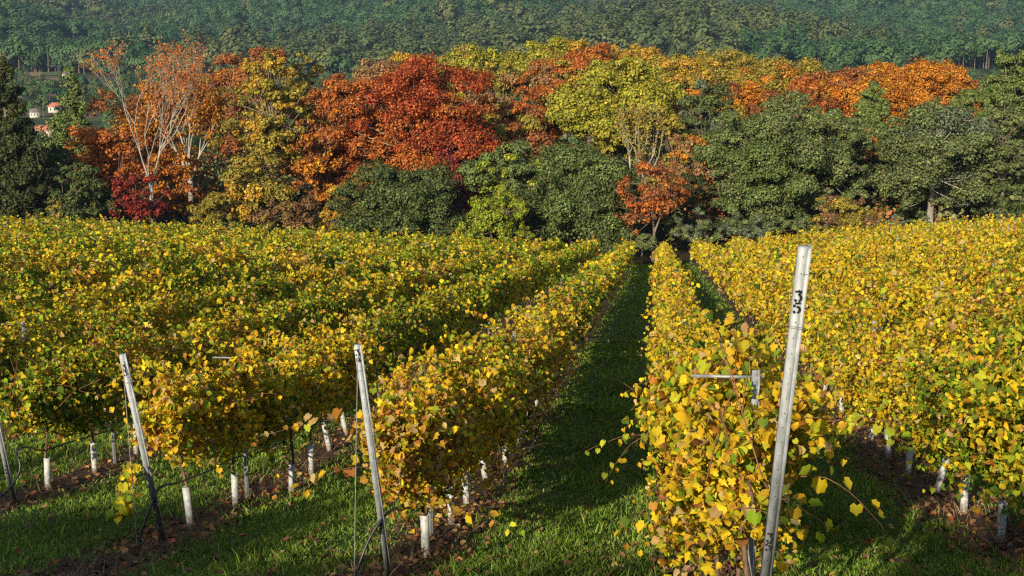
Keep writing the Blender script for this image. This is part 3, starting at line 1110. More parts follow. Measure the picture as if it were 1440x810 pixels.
def tree(name, label, cat, px, top, bot, wpx, Y, pal, shape='round', lobes=26, dens=1.0, leaf=.42, pale=False, sparse=False, group=None, opening=False, gaps=.0, mix=None):
    X, ztop = at(px, top, Y)
    if Y >= 195 and shape == 'round':
        bot = min(bot, top + wpx * 1.05)
        lobes = int(lobes * 1.5)
    elif Y > 154 and shape == 'round':
        bot += 45
        lobes = int(lobes * 1.5)
    elif shape != 'cone':
        lobes = int(lobes * 1.25)
    leaf *= .64
    dens *= .72
    wpx *= 1.32 if Y >= 195 else 1.1 if Y > 154 else 1.04
    _, zbot = at(px, bot, Y)
    zb = zgf(X, Y)
    zbot = max(zbot, zb + .1)
    R = wpx / 2 * Y / F * 1.04
    H = ztop - zbot
    t = thing(name, (X, Y, zb), label, cat, group)
    t.rotation_euler = (0, 0, 0)
    cb = zbot - zb                                        # crown bottom above foot
    hgt = ztop - zb
    # crown
    cl = crown_clumps(R, H, lobes, shape)
    if opening:
        cl = [q for q in cl if not (abs(q[0][0] - .1 * R) < .3 * R and q[0][1] < .1 * R and H * .2 < q[0][2] < H * .6)]
    parts = []
    mb = MB()
    tr = max(.09, hgt * (.024 if opening else .017))
    bend = rng.normal(0, hgt * .03, 2)
    fork = np.array([bend[0], bend[1], max(cb + H * .12, hgt * (.36 if opening else .22))])
    if shape == 'cone':
        mb.tube(np.array([(0, 0, -.2), (0, 0, hgt * .5), (0, 0, hgt * .97)]), [tr * 1.1, tr * .7, .04], 7)
    else:
        mb.tube(bez(np.array([0, 0, -.25]), np.array([0, 0, fork[2] * .5]), fork, 6), np.linspace(tr * 1.25, tr * .8, 6), 8)
    prim = []
    if shape != 'cone':
        for q in range(5):
            cc = cl[rng.integers(0, len(cl))][0] * np.array([.62, .62, .8]) + np.array([0, 0, cb])
            path = bez(fork + rng.normal(0, tr * .2, 3), fork * .6 + cc * .4 + np.array([0, 0, .08 * H]) + rng.normal(0, .3, 3), cc, 7)
            mb.tube(path, np.linspace(tr * .62, tr * .25, 7), 6, cap=False)
            prim.append(path)
    for (c, lr) in cl:
        c = c + np.array([0, 0, cb])
        # a limb reaches every lobe, twigs run on into it
        if shape != 'cone':
            pa = prim[int(np.argmin([np.linalg.norm(q_[-1] - c) for q_ in prim]))]
            st = pa[rng.integers(3, 7)]
            path = bez(st, st * .5 + c * .5 + rng.normal(0, .18, 3) * lr, c, 5)
            mb.tube(path, np.linspace(tr * .26, tr * .1, 5), 5, cap=False)
            for q in range(4):
                d = rnd3(1)[0]
                d[2] = abs(d[2]) * .8
                mb.tube(np.array([c, c + d * lr * .5 + rng.normal(0, .1, 3), c + d * lr * 1.0]), [tr * .1, tr * .07, .01], 4, cap=False)
        else:
            mb.tube(np.array([(0, 0, c[2] + .2), c]), [.06, .02], 4, cap=False)
        # the lobe is a handful of tufts, each with its own leaves
        nt_ = max(4, int(10 * (lr / 1.3) ** 1.3 * (1 - gaps)))
        tc = rnd3(nt_)
        tc[:, 2] = np.where(tc[:, 2] < -.3, -tc[:, 2], tc[:, 2])
        tuft = c + tc * lr * rng.uniform(.45, .95, (nt_, 1)) * np.array([1, 1, .8])
        per = max(6, int(30 * dens * (lr / 1.3) ** .6 * (.42 / leaf) ** 1.5))
        tcol = np.exp(rng.normal(0, .14, (nt_, 1)))
        m = nt_ * per
        dd = rnd3(m)
        rr_ = rng.random((m, 1)) ** .5
        tr_r = np.repeat(rng.uniform(.38, .62, nt_) * lr, per)[:, None]
        P = np.repeat(tuft, per, 0) + dd * rr_ * tr_r * np.array([1, 1, .72])
        N = dd * .8 + unit(P - c) * .45 + np.array([0, 0, .3]) + rnd3(m) * .45
        T = rnd3(m) + np.array([0, 0, -.3])
        p_, w_ = PAL[mix] if (mix and rng.random() < .35) else PAL[pal]
        col = np.clip(pick(p_, w_, m, .16) * np.repeat(tcol, per, 0), .003, .8)
        parts.append(leaves(P, N, T, leaf * rng.uniform(.55, 1.25, m), col, T_MID))
    mb.build('trunk', M_PALE if pale else M_BARK, t, smooth=True)
    V, G, C = merge(parts)
    link('crown', mesh_arrays('tree_crown', V, G, C), M_EVER if pal in EVER else M_TREE, t)
    return t


def branch_tree(name, label, cat, px, top, bot, wpx, Y, pal, levels=6, fork=.27, leafn=22, leaf=.3, pale=True, spread=.34, tr=None, group=None, leafy=1.0, limbs=5):
    """Tree whose pale branch fan stays visible through sparse leaves."""
    X, ztop = at(px, top, Y)
    zb = zgf(X, Y)
    hgt = ztop - zb
    R = wpx / 2 * Y / F
    t = thing(name, (X, Y, zb), label, cat, group)
    mb = MB()
    tr = tr or hgt * .02
    tips = []
    fk = np.array([0.0, 0, hgt * fork])
    mb.tube(np.array([(0, 0, -.3), (.03, 0, hgt * fork * .5), fk]), [tr * 1.25, tr, tr * .9], 9)

    def grow(p, d, ln, r, lev):
        k = 4
        pts = [p]
        dd = d.copy()
        for i in range(k):
            dd = unit(dd + rng.normal(0, .07, 3) + np.array([0, 0, .035]))
            pts.append(pts[-1] + dd * ln / k)
        mb.tube(np.array(pts), np.linspace(r, r * .68, k + 1), 6 if r > .06 else 4, cap=False)
        e = pts[-1]
        if lev <= 2:
            tips.append((pts[2], .5, lev))
            tips.append((e, .6, lev))
        elif lev == 3:
            tips.append((e, .5, lev))
        if lev == 0:
            return
        m = 2 if rng.random() < .62 else 3
        for j in range(m):
            side = rnd3(1)[0]
            side = unit(side - dd * side.dot(dd))
            sp_ = rng.uniform(spread * .5, spread * 1.35)
            nd_ = unit(dd * math.cos(sp_) + side * math.sin(sp_))
            out = e + nd_ * ln * .8
            rad = math.hypot(out[0], out[1])
            if rad > R * .98:
                nd_ = unit(nd_ * np.array([.45, .45, 1.3]))
            if out[2] > hgt * .99:
                nd_ = unit(nd_ * np.array([1.3, 1.3, .3]))
            grow(e, nd_, ln * rng.uniform(.68, .86), r * (.64 if m == 2 else .56), lev - 1)

    L0 = (hgt - hgt * fork) / sum(.79 ** i for i in range(levels)) * 1.02
    m0 = limbs
    for j in range(m0):
        a = 2 * PI * j / m0 + rng.uniform(-.3, .3)
        tilt = (rng.uniform(.28, .62) if j % 2 else rng.uniform(.12, .4)) if limbs > 3 else rng.uniform(.16, .42)
        sx_ = R / (hgt * .42)
        d = unit(np.array([math.cos(a) * math.sin(tilt) * sx_, math.sin(a) * math.sin(tilt) * sx_, math.cos(tilt)]))
        grow(fk + np.array([0, 0, -tr * rng.uniform(0, 2)]), d, L0 * rng.uniform(.9, 1.12), tr * .5, levels - 1)
    tp_ = np.array([q[0] for q in tips])                 # fit the fan to the crown's width and height
    fx = min(2.2, max(.5, R * .95 / np.percentile(np.hypot(tp_[:, 0], tp_[:, 1]), 96)))
    fz = hgt * .985 / tp_[:, 2].max()
    sc_ = np.array([fx, fx, fz])
    mb.V = [mb.V[0]] + [v_ * (np.array([1, 1, fz]) + np.array([fx - 1, fx - 1, 0]) * np.clip((v_[:, 2:3] - hgt * fork) / (hgt * .12), 0, 1)) for v_ in mb.V[1:]]
    tips = [(c_ * sc_, r_, l_) for c_, r_, l_ in tips]
    mb.build('trunk', M_PALE if pale else M_BARK, t, smooth=True)
    parts = []
    p_, w_ = PAL[pal]
    for (c, r, lev) in tips:
        m = rng.poisson(leafn * leafy)
        if m == 0:
            continue
        P = c + rnd3(m) * rng.random((m, 1)) ** .5 * (r * rng.uniform(.4, 1.1))
        parts.append(leaves(P, rnd3(m) + np.array([-.15, -.4, .5]), rnd3(m) + np.array([0, 0, -.5]), leaf * rng.uniform(.6, 1.2, m), pick(p_, w_, m, .2), T_MID))
    V, G, C = merge(parts)
    link('crown', mesh_arrays('tree_crown', V, G, C), M_TREE, t)
    return t


G1 = 'trees standing behind the vineyard'
# ---- left end
tree('cypress_tree', 'very dark tall conifer at the left edge of the tree line', 'tree', 2, 76, 300, 104, 142, 'blackgreen', 'cone', group=G1, leaf=.36, dens=1.4)
tree('evergreen_tree', 'dark green broad evergreen under the tall dark conifer', 'tree', 38, 196, 318, 92, 140, 'blackgreen', 'dome', 22, group=G1, leaf=.34)
tree('evergreen_tree', 'rounded bluish dark green evergreen left of the bare white-limbed tree', 'tree', 106, 216, 318, 92, 139.5, 'darkgreen', 'dome', 26, group=G1, leaf=.33)
tree('evergreen_tree', 'dark olive evergreen behind the rounded dark one left of the bare tree', 'tree', 72, 206, 300, 76, 148, 'darkgreen', 'round', 22, group=G1, leaf=.36)
tree('shrub', 'small ochre shrub in front of the dark evergreens', 'shrub', 77, 280, 314, 30, 137, 'olivegold', 'dome', 10, leaf=.22, dens=.8)
tree('cedar_tree', 'light green layered conifer left of the bare white-limbed tree', 'tree', 97, 96, 240, 70, 168, 'pine', 'cone', group=G1, leaf=.36, dens=.8)
branch_tree('beech_tree', 'tall bare tree with white branch fan and thin red-orange leaves', 'tree', 203, 42, 240, 216, 147, 'orangered', levels=7, fork=.25, leafn=1.35, leaf=.19, tr=.23, spread=.36, limbs=4, group=G1)
tree('maple_tree', 'orange-red tree filling the lower left of the bare white-limbed tree', 'tree', 152, 175, 300, 125, 156, 'orangered', 'round', 26, group=G1, gaps=.25, dens=.8)
tree('maple_tree', 'burgundy bushy tree at the foot of the bare white-limbed tree', 'tree', 187, 232, 314, 92, 142, 'burgundy', 'dome', 22, group=G1, leaf=.3, dens=.8)
tree('maple_tree', 'orange tree right behind the white trunk of the bare tree', 'tree', 243, 205, 312, 80, 152, 'orange', 'round', 22, group=G1, dens=.8, gaps=.15, mix='orangered')
branch_tree('beech_tree', 'smaller pale-limbed orange tree right of the bare white tree', 'tree', 262, 112, 240, 110, 160, 'orange', levels=5, fork=.3, leafn=10, leaf=.3, group=G1)
tree('maple_tree', 'dull orange tree behind the bare white-limbed tree', 'tree', 205, 105, 260, 150, 176, 'rust', 'round', 28, group=G1, gaps=.35, dens=.6, mix='orange')
tree('oak_tree', 'rusty thin-crowned tree behind the tall yellow-olive tree', 'tree', 352, 58, 210, 125, 182, 'rust', 'round', 30, group=G1, gaps=.2, dens=.75, mix='olivegold')
tree('poplar_tree', 'tall yellow-olive tree with lumpy narrow crown', 'tree', 378, 82, 265, 105, 152, 'olivegold', 'round', 40, group=G1, gaps=.1, dens=.85, mix='gold')
tree('oak_tree', 'low golden-olive tree below the tall yellow-olive tree', 'tree', 350, 196, 312, 110, 147, 'olivegold', 'dome', 26, group=G1, dens=.85, mix='gold')
tree('oak_tree', 'orange-brown tree between the tall yellow-olive and big red trees', 'tree', 447, 150, 300, 92, 153, 'rust', 'round', 28, group=G1, gaps=.15, dens=.8, mix='orange')
tree('oak_tree', 'greenish gold tree top peeking left of the big red tree', 'tree', 432, 78, 200, 74, 188, 'olivegold', 'round', 22, group=G1)
tree('shrub', 'brown and gold bush below the tall yellow-olive tree', 'shrub', 405, 270, 322, 84, 141, 'brown', 'dome', 20, leaf=.28, mix='olivegold')
tree('shrub', 'bright yellow bush left of the dark round oak', 'shrub', 476, 258, 326, 62, 142, 'gold', 'dome', 18, leaf=.27)
tree('shrub', 'olive bush at the vineyard edge below the orange-brown tree', 'shrub', 300, 268, 316, 74, 143, 'olivegold', 'dome', 16, leaf=.28)
# ---- the red tree
tree('maple_tree', 'orange-red tree forming the left shoulder of the big red tree', 'tree', 492, 98, 252, 135, 158, 'orangered', 'round', 40, group=G1, gaps=.1, leaf=.36)
tree('maple_tree', 'big spreading red tree above the dark round oak', 'tree', 590, 86, 262, 190, 157, 'red', 'round', 60, group=G1, gaps=.12, leaf=.36, pale=True, mix='orangered')
tree('maple_tree', 'dull red low tree between the dark oak and the green oaks', 'tree', 640, 205, 320, 70, 150, 'burgundy', 'round', 20, group=G1, dens=.6, gaps=.2)
tree('oak_tree', 'dark green round oak below the big red tree', 'tree', 557, 214, 330, 165, 142, 'darkgreen', 'dome', 46, group=G1, leaf=.32)
# ---- centre
tree('oak_tree', 'mid green oak leaning over the bright lime small tree', 'tree', 712, 196, 300, 112, 146, 'green', 'round', 34, group=G1, leaf=.33, mix='limegreen')
tree('oak_tree', 'large dark green oak in the middle of the tree line', 'tree', 806, 194, 340, 190, 144, 'darkgreen', 'dome', 60, group=G1, leaf=.32, mix='green')
tree('maple_tree', 'small lime green tree at the vineyard edge', 'tree', 694, 262, 334, 98, 138, 'limegreen', 'dome', 30, group=G1, leaf=.28)
tree('cherry_tree', 'small orange-red loose bushy tree at the end of the grass alley', 'tree', 920, 226, 340, 106, 137.5, 'orangered', 'round', 26, group=G1, leaf=.34, dens=.6, gaps=.4, mix='rust')
tree('oak_tree', 'bright yellow-green tree crown above the large dark oak', 'tree', 866, 78, 205, 152, 172, 'ygreen', 'round', 46, group=G1)
branch_tree('birch_tree', 'thin tan tree with pale trunks below the yellow-green crown', 'tree', 900, 142, 240, 80, 158, 'olivegold', levels=5, fork=.3, leafn=5, leaf=.26, group=G1)
tree('oak_tree', 'olive-gold and tan low tree right of the thin tan tree', 'tree', 936, 158, 290, 84, 158, 'olivegold', 'round', 26, group=G1, dens=.7, mix='tan')
tree('oak_tree', 'rusty orange tree left of the yellow-green crown', 'tree', 764, 88, 230, 88, 178, 'orangered', 'round', 30, group=G1, mix='tan')
tree('oak_tree', 'beige tan tree right of the big red tree', 'tree', 702, 84, 240, 92, 180, 'tan', 'round', 30, group=G1, mix='olivegold')
tree('shrub', 'dark olive gold tree below the beige tan tree', 'tree', 722, 150, 270, 100, 166, 'olivegold', 'round', 28, mix='rust')
tree('oak_tree', 'greenish gold crown behind the beige tan tree', 'tree', 664, 64, 180, 104, 200, 'ygreen', 'round', 28, group=G1, mix='tan')
tree('oak_tree', 'gold crown behind the top of the big red tree', 'tree', 596, 74, 180, 100, 205, 'gold', 'round', 26, group=G1, mix='tan')
tree('oak_tree', 'dusty pink-tan crown behind the left of the red trees', 'tree', 527, 84, 180, 84, 200, 'tan', 'round', 24, group=G1, dens=.7, mix='rust')
tree('oak_tree', 'highest yellow-green crown at the centre of the tree line', 'tree', 757, 52, 170, 84, 215, 'ygreen', 'round', 28, group=G1)
tree('oak_tree', 'rust orange crown on the skyline of the belt', 'tree', 828, 56, 170, 120, 212, 'orangered', 'round', 32, group=G1, mix='gold')
tree('oak_tree', 'gold crown right of the rust orange one at the back', 'tree', 890, 62, 170, 84, 218, 'gold', 'round', 26, group=G1)
tree('oak_tree', 'olive-gold back crown right of the yellow-green tree', 'tree', 958, 70, 190, 100, 214, 'olivegold', 'round', 28, group=G1)
tree('oak_tree', 'bright orange tree above the bluish evergreen', 'tree', 986, 96, 230, 100, 180, 'orange', 'round', 34, group=G1, mix='gold')
tree('oak_tree', 'olive-gold crown behind the right of the bright orange tree', 'tree', 1030, 72, 190, 100, 216, 'olivegold', 'round', 28, group=G1, mix='gold')
tree('oak_tree', 'orange crown in front of the olive-gold back crowns', 'tree', 1048, 94, 200, 104, 190, 'orange', 'round', 32, group=G1, mix='rust')
tree('oak_tree', 'olive-gold crown with dark right side at the back of the belt', 'tree', 1094, 76, 200, 100, 212, 'olivegold', 'round', 30, group=G1)
tree('oak_tree', 'coppery tree just above the large green evergreens', 'tree', 1126, 110, 220, 76, 186, 'orangered', 'round', 24, group=G1)
for (px_, tp_, w_, y_, pl_, mx_, lb_) in (
    (945, 80, 96, 206, 'gold', 'olivegold', 'gold crown filling the belt right of the yellow-green tree'),
    (1005, 82, 96, 207, 'olivegold', 'gold', 'olive-gold crown directly behind the bright orange tree'),
    (1068, 86, 100, 203, 'olivegold', 'orange', 'mixed olive and orange crown right of the orange one'),
    (1125, 104, 90, 201, 'orangered', 'gold', 'coppery crown behind the coppery tree above the evergreens'),
    (1165, 104, 90, 205, 'rust', 'orangered', 'rust crown left of the rust brown tree at the back'),
    (1238, 98, 90, 202, 'rust', 'orange', 'rust and orange crown behind the light pine'),
    (1325, 100, 80, 203, 'orange', 'rust', 'orange crown joining the broad orange one on its right'),
    (792, 70, 96, 208, 'olivegold', 'rust', 'olive crown between the rusty and yellow-green trees'),
    (640, 80, 96, 203, 'olivegold', 'tan', 'olive-gold crown rising behind the big red tree'),
    (560, 88, 90, 206, 'tan', 'rust', 'brownish crown behind the middle of the red trees'),
    (320, 92, 96, 200, 'rust', 'orange', 'rusty crown between the bare tree and the yellow-olive tree')):
    tree('oak_tree', lb_, 'tree', px_, tp_, 200, w_, y_, pl_, 'round', 30, group=G1, mix=mx_)
# ---- right
tree('evergreen_tree', 'bluish dark evergreen standing under the bright orange tree', 'tree', 994, 112, 250, 88, 163, 'darkgreen', 'round', 34, group=G1, leaf=.34, mix='greygreen')
tree('oak_tree', 'orange-tan tree left of the large green evergreen', 'tree', 990, 186, 300, 84, 151, 'orange', 'round', 26, group=G1, dens=.8, mix='tan')
tree('evergreen_tree', 'dark green bush behind the small orange-red tree', 'tree', 985, 235, 330, 80, 149, 'blackgreen', 'dome', 22, group=G1, leaf=.34)
tree('evergreen_tree', 'large mid green evergreen in the right half of the tree line', 'tree', 1082, 136, 325, 165, 147, 'green', 'round', 64, group=G1, leaf=.33, mix='olive')
tree('evergreen_tree', 'green evergreen joined to the right of the large one', 'tree', 1168, 152, 300, 112, 150, 'olive', 'round', 46, group=G1, leaf=.33, mix='green')
tree('evergreen_tree', 'narrow green evergreen top above the joined green evergreens', 'tree', 1128, 130, 260, 62, 156, 'green', 'round', 20, group=G1, leaf=.34)
tree('oak_tree', 'rust brown tree behind the green evergreens', 'tree', 1192, 94, 220, 104, 200, 'rust', 'round', 32, group=G1, mix='orange')
tree('oak_tree', 'bright orange broad crown beside the light pine', 'tree', 1288, 84, 200, 140, 198, 'orange', 'round', 46, group=G1)
tree('oak_tree', 'small orange crown at the right end of the autumn belt', 'tree', 1345, 106, 190, 70, 204, 'orange', 'round', 20, group=G1, mix='rust')
tree('pine_tree', 'light green pointed pine in front of the orange crowns', 'tree', 1229, 108, 220, 70, 168, 'pine', 'cone', group=G1, leaf=.36)
tree('oak_tree', 'small orange tree under the light pine', 'tree', 1232, 176, 270, 56, 160, 'orangered', 'round', 18, group=G1)
tree('evergreen_tree', 'dark evergreen in shadow between the green evergreens and pale oak', 'tree', 1222, 205, 310, 90, 157, 'blackgreen', 'round', 30, group=G1, leaf=.34)
tree('cork_oak_tree', 'grey-green oak with pale forked trunk at the right', 'tree', 1316, 142, 312, 160, 150, 'olive', 'round', 64, opening=True, group=G1, leaf=.33, pale=True, dens=.85, mix='greygreen')
tree('pine_tree', 'light green pine behind the right of the pale-trunked oak', 'tree', 1378, 110, 280, 84, 166, 'pine', 'round', 32, group=G1, leaf=.34)
tree('pine_tree', 'tall pine at the right edge of the tree line', 'tree', 1440, 55, 250, 84, 156, 'pine', 'round', 36, group=G1, leaf=.34)
tree('pine_tree', 'grey-green pine with thin pale trunk near the right edge', 'tree', 1418, 138, 270, 66, 150, 'olive', 'round', 26, group=G1, leaf=.32)
tree('evergreen_tree', 'low dark evergreen at the right edge under the pines', 'tree', 1400, 232, 305, 96, 152, 'darkgreen', 'dome', 26, group=G1, leaf=.32)
tree('shrub', 'ochre thin shrub in front of the green evergreens', 'shrub', 1188, 258, 326, 92, 141, 'olivegold', 'dome', 24, leaf=.28, dens=.8, mix='brown')
tree('shrub', 'grey-green rounded bush at the far end of the grass alley', 'shrub', 973, 292, 342, 62, 137, 'olive', 'dome', 18, leaf=.24, mix='greygreen')
tree('shrub', 'low bush closing the far end of the grass alley', 'shrub', 903, 322, 352, 44, 136, 'olive', 'dome', 12, leaf=.24)
tree('shrub', 'feathery grey-green broom bush below the large green evergreen', 'shrub', 1050, 296, 336, 80, 138, 'greygreen', 'dome', 22, leaf=.22, mix='olive')
tree('shrub', 'small olive bush right of the broom bush', 'shrub', 1122, 300, 330, 60, 140, 'olive', 'dome', 14, leaf=.25)
for (px, tp, wpx, lab) in ((1262, 296, 30, 'blue-green sapling left of the pale-trunked oak foot'), (1300, 300, 36, 'blue-green low sapling below the pale-trunked oak'), (1343, 294, 34, 'blue-green sapling right of the pale-trunked oak foot'), (1395, 290, 38, 'blue-green sapling near the right edge')):
    tree('eucalyptus_sapling', lab, 'sapling', px, tp, 322, wpx, 139, 'greygreen', 'dome', 8, leaf=.2, dens=.8, group='blue-green saplings at the vineyard edge')

# dark undergrowth that fills the wood behind the first trees
parts = []
for i in range(900):
    y = rng.uniform(151, 235)
    x = rng.uniform(-.42, .42) * y
    r = rng.uniform(1.4, 3.6)
    z = zgf(x, y)
    m = 80
    d = rnd3(m)
    P = np.array([x, y, z + r * rng.uniform(.7, 1.5)]) + d * rng.random((m, 1)) ** .4 * np.array([r, r, r * 1.1])
    pn = ['darkgreen', 'blackgreen', 'brown', 'olive', 'rust'][rng.choice(5, p=[.3, .15, .2, .2, .15])]
    parts.append(leaves(P, d + rnd3(m) * .5 + np.array([0, 0, .3]), rnd3(m), rng.uniform(.3, .6, m), pick(*PAL[pn], m), T_MID))
V, G, C = merge(parts)
tag(link('undergrowth', mesh_arrays('undergrowth', V, G, C), M_EVER), 'dark mixed undergrowth inside the wood behind the vineyard', 'undergrowth', kind='stuff')

# ------------------------------------------------------------------ leafy screens added unseen behind the camera to shade the near ground
def shade_screen(label, t0, r0, r1, ztop, zvar):
    th = SUN_AZ
    dv = np.array([math.sin(th), math.cos(th)])
    rv = np.array([math.cos(th), -math.sin(th)])
    c = dv * t0 + rv * (r0 + r1) / 2
    zb = zgf(c[0], c[1])
    t = thing('shade_screen', (c[0], c[1], zb), label, 'shade_screen')
    n_l = int(abs(r1 - r0) * 700)
    r = rng.uniform(r0, r1, n_l)
    tz = ztop + zvar * (np.sin(r * 1.1) * .5 + np.sin(r * 2.7 + 1) * .3)
    z = zb + (tz - zb) * rng.random(n_l) ** .6
    dp = rng.normal(0, .55, n_l)
    xy = dv[None] * (t0 + dp)[:, None] + rv[None] * r[:, None]
    P = np.stack([xy[:, 0], xy[:, 1], z], 1) - np.array([c[0], c[1], zb])
    V, Fl, C = leaves(P, rnd3(n_l), rnd3(n_l), rng.uniform(.22, .4, n_l), pick(*PAL['green'], n_l), T_MID)
    link('foliage', mesh_arrays('shade_screen_foliage', V, [(Fl, 0)], C), M_EVER, t)
    mb = MB()
    for q in np.arange(r0 + .5, r1, 1.4):
        p = rv * (q - (r0 + r1) / 2)
        mb.tube(np.array([(p[0], p[1], -.1), (p[0], p[1], (ztop - zb) * .85)]), [.09, .04], 6)
    mb.build('stem', M_BARK, t)


shade_screen('left stretch of an added, unseen leaf screen shading the near ground', -20, -26, -5.3, 5.8, .5)
shade_screen('lower middle stretch of an added, unseen leaf screen shading the near ground', -20, -5.3, -1.45, 5.6, .4)
shade_screen('taller right stretch of an added, unseen leaf screen shading the near ground', -20, -1.45, 14, 7.3, .4)

# ------------------------------------------------------------------ valley: fields, houses
def field(label, corners, mat, dz=.35):
    P = []
    for (px, py) in corners:
        P.append(ground_hit(px, py, 300, 1500))
    P = np.array(P)
    n1, n2 = 12, 12
    V = []
    for i in range(n1 + 1):
        for j in range(n2 + 1):
            u, v = i / n1, j / n2
            q = (1 - u) * (1 - v) * P[0] + u * (1 - v) * P[1] + u * v * P[2] + (1 - u) * v * P[3]
            V.append((q[0], q[1], zgf(*q) + dz))
    Q = [(i * (n2 + 1) + j, (i + 1) * (n2 + 1) + j, (i + 1) * (n2 + 1) + j + 1, i * (n2 + 1) + j + 1) for i in range(n1) for j in range(n2)]
    o = link('field', mesh_arrays('field', np.array(V), [(np.array(Q), 0)]), mat)
    tag(o, label, None, None, 'structure')


M_F1 = noise_mat('ploughed_field', (0.2, 0.11, 0.08), (0.28, 0.17, 0.12), .12, .95, stretch=(1, 4, 1))
M_F2 = noise_mat('green_field', (0.07, 0.12, 0.03), (0.12, 0.16, 0.05), .12, .95)
M_F3 = noise_mat('stubble_field', (0.2, 0.16, 0.06), (0.27, 0.2, 0.08), .12, .95, stretch=(5, 1, 1))
field('ploughed brown field in the valley', [(28, 126), (92, 122), (92, 110), (40, 112)], M_F1)
field('stubble field strip in the valley', [(18, 108), (60, 108), (60, 98), (18, 98)], M_F3)
field('green meadow strip in the valley', [(175, 116), (330, 116), (330, 108), (175, 108)], M_F2)
field('green meadow behind the rust tree', [(60, 106), (100, 108), (100, 100), (60, 100)], M_F2)


def house(label, px, py, wpx, hpx, wall, roof, rot, y0=300, y1=1400, group='houses in the valley', Y=None):
    if Y is None:
        X, Y = ground_hit(px, py, y0, y1)
    else:
        X, _ = at(px, py, Y)
    zb = zgf(X, Y)
    W = wpx * Y / F
    H = hpx * Y / F * .62
    D = W * .8
    RH = hpx * Y / F * .38
    t = thing('house', (X, Y, zb), label, 'house', group)
    t.rotation_euler = (0, 0, rot)
    mb = MB()
    mb.box((-W / 2, -D / 2, -1.5), (W / 2, D / 2, H))
    mb.add([(-W / 2 + .05, -D / 2, H), (-W / 2 + .05, D / 2, H), (-W / 2 + .05, 0, H + RH - .05), (W / 2 - .05, -D / 2, H), (W / 2 - .05, D / 2, H), (W / 2 - .05, 0, H + RH - .05)], [(0, 2, 1), (3, 4, 5)])
    mb.build('wall', wall, t)
    rb = MB()
    e = W * .05
    for s in (-1, 1):
        a = [(-W / 2 - e, s * (D / 2 + e), H - .1), (W / 2 + e, s * (D / 2 + e), H - .1), (W / 2 + e, 0, H + RH), (-W / 2 - e, 0, H + RH)]
        b = [(x, y, z + .2) for x, y, z in a]
        rb.add(a + b, [(0, 1, 2, 3), (4, 5, 6, 7), (0, 1, 5, 4), (1, 2, 6, 5), (3, 0, 4, 7)])
    rb.build('roof', roof, t)
    for k in range(3):
        wx = W * (-.3 + .3 * k)
        wb = MB()
        wb.box((wx - W * .05, -D / 2 - .03, H * .35), (wx + W * .05, -D / 2 + .02, H * .75))
        wb.build('window', M_GLASS, t)


house('white house with red clay roof in the left valley gap', 78, 158, 17, 13, M_WALLW, M_ROOF, .15)
house('peach walled house lowest in the left valley gap', 63, 192, 24, 15, M_WALLP, M_ROOF, -.35)
house('white house with dark roof in the middle of the valley gap', 49, 165, 13, 12, M_WALLW, M_ROOFD, .3)
house('small white house with red roof beside the dark conifer', 27, 138, 12, 10, M_WALLW, M_ROOF, -.2)
house('small white shed beyond the brown field', 95, 108, 12, 6, M_WALLW, M_ROOFD, 0)
house('white house seen through the branches of the bare tree', 226, 114, 20, 8, M_WALLW, M_ROOFD, .1)
house('long white house between bare tree and rusty tree', 305, 127, 16, 8, M_WALLW, M_ROOF, .1)
house('white house higher up behind the rusty tree', 310, 94, 13, 8, M_WALLW, M_ROOFD, -.1)
for (px, Y, lab) in ((655, 4050, 'tiny white house on the far blue ridge, leftmost one'), (735, 4080, 'tiny white house on the far blue ridge near the middle'), (985, 4100, 'wide white building on the far blue ridge'), (1072, 4060, 'tiny pale house on the far ridge, right of the wide building'), (1310, 4080, 'tiny pale house on the far ridge, rightmost one')):
    pass

# ------------------------------------------------------------------ the wooded hill beyond the valley
def far_tree_mesh(kind):
    parts = []
    nl, wd, zc, hh, lr = {'pine': (8, .24, .68, .2, .2), 'euc': (10, .17, .62, .28, .15), 'round': (9, .3, .52, .24, .22)}[kind]
    cc = np.array([0, 0, zc - .1])
    for i in range(nl):
        d = rnd3(1)[0]
        c = np.array([d[0] * wd, d[1] * wd, zc + d[2] * hh])
        m = 46
        q = rnd3(m)
        r_ = lr * rng.uniform(.7, 1.15)
        P = c + q * rng.random((m, 1)) ** .33 * np.array([r_, r_, r_ * .75])
        parts.append((P, unit(P - cc) * .75 + q * .55 + np.array([0, 0, .2]) + rnd3(m) * .22))
    P = np.concatenate([p[0] for p in parts])
    N = np.concatenate([p[1] for p in parts])
    m = len(P)
    V, Fl, C = leaves(P, N, rnd3(m), rng.uniform(.06, .1, m), np.ones((m, 3)), T_FAR)
    mb = MB()
    mb.tube(np.array([(0, 0, -.05), (.01, 0, .35), (0, 0, .7)]), [.02, .015, .006], 5, cap=False)
    n0 = len(V)
    tv = np.concatenate(mb.V)
    V = np.concatenate([V, tv])
    G = [(Fl, 0), (np.concatenate(mb.G[(4, 0)]) + n0, 1)]
    return mesh_arrays('far_tree', V, G)


def far_leaf_mat(name, c1, c2):
    m, nt, out = new_mat(name)
    oi = nd(nt, 'ShaderNodeObjectInfo')
    c = mixc(nt, oi.outputs['Random'], c1, c2)
    p = nd(nt, 'ShaderNodeBsdfPrincipled', Base_Color=c, Roughness=0.6)
    p.inputs['Specular IOR Level'].default_value = .2
    nt.links.new(p.outputs[0], out.inputs[0])
    return m


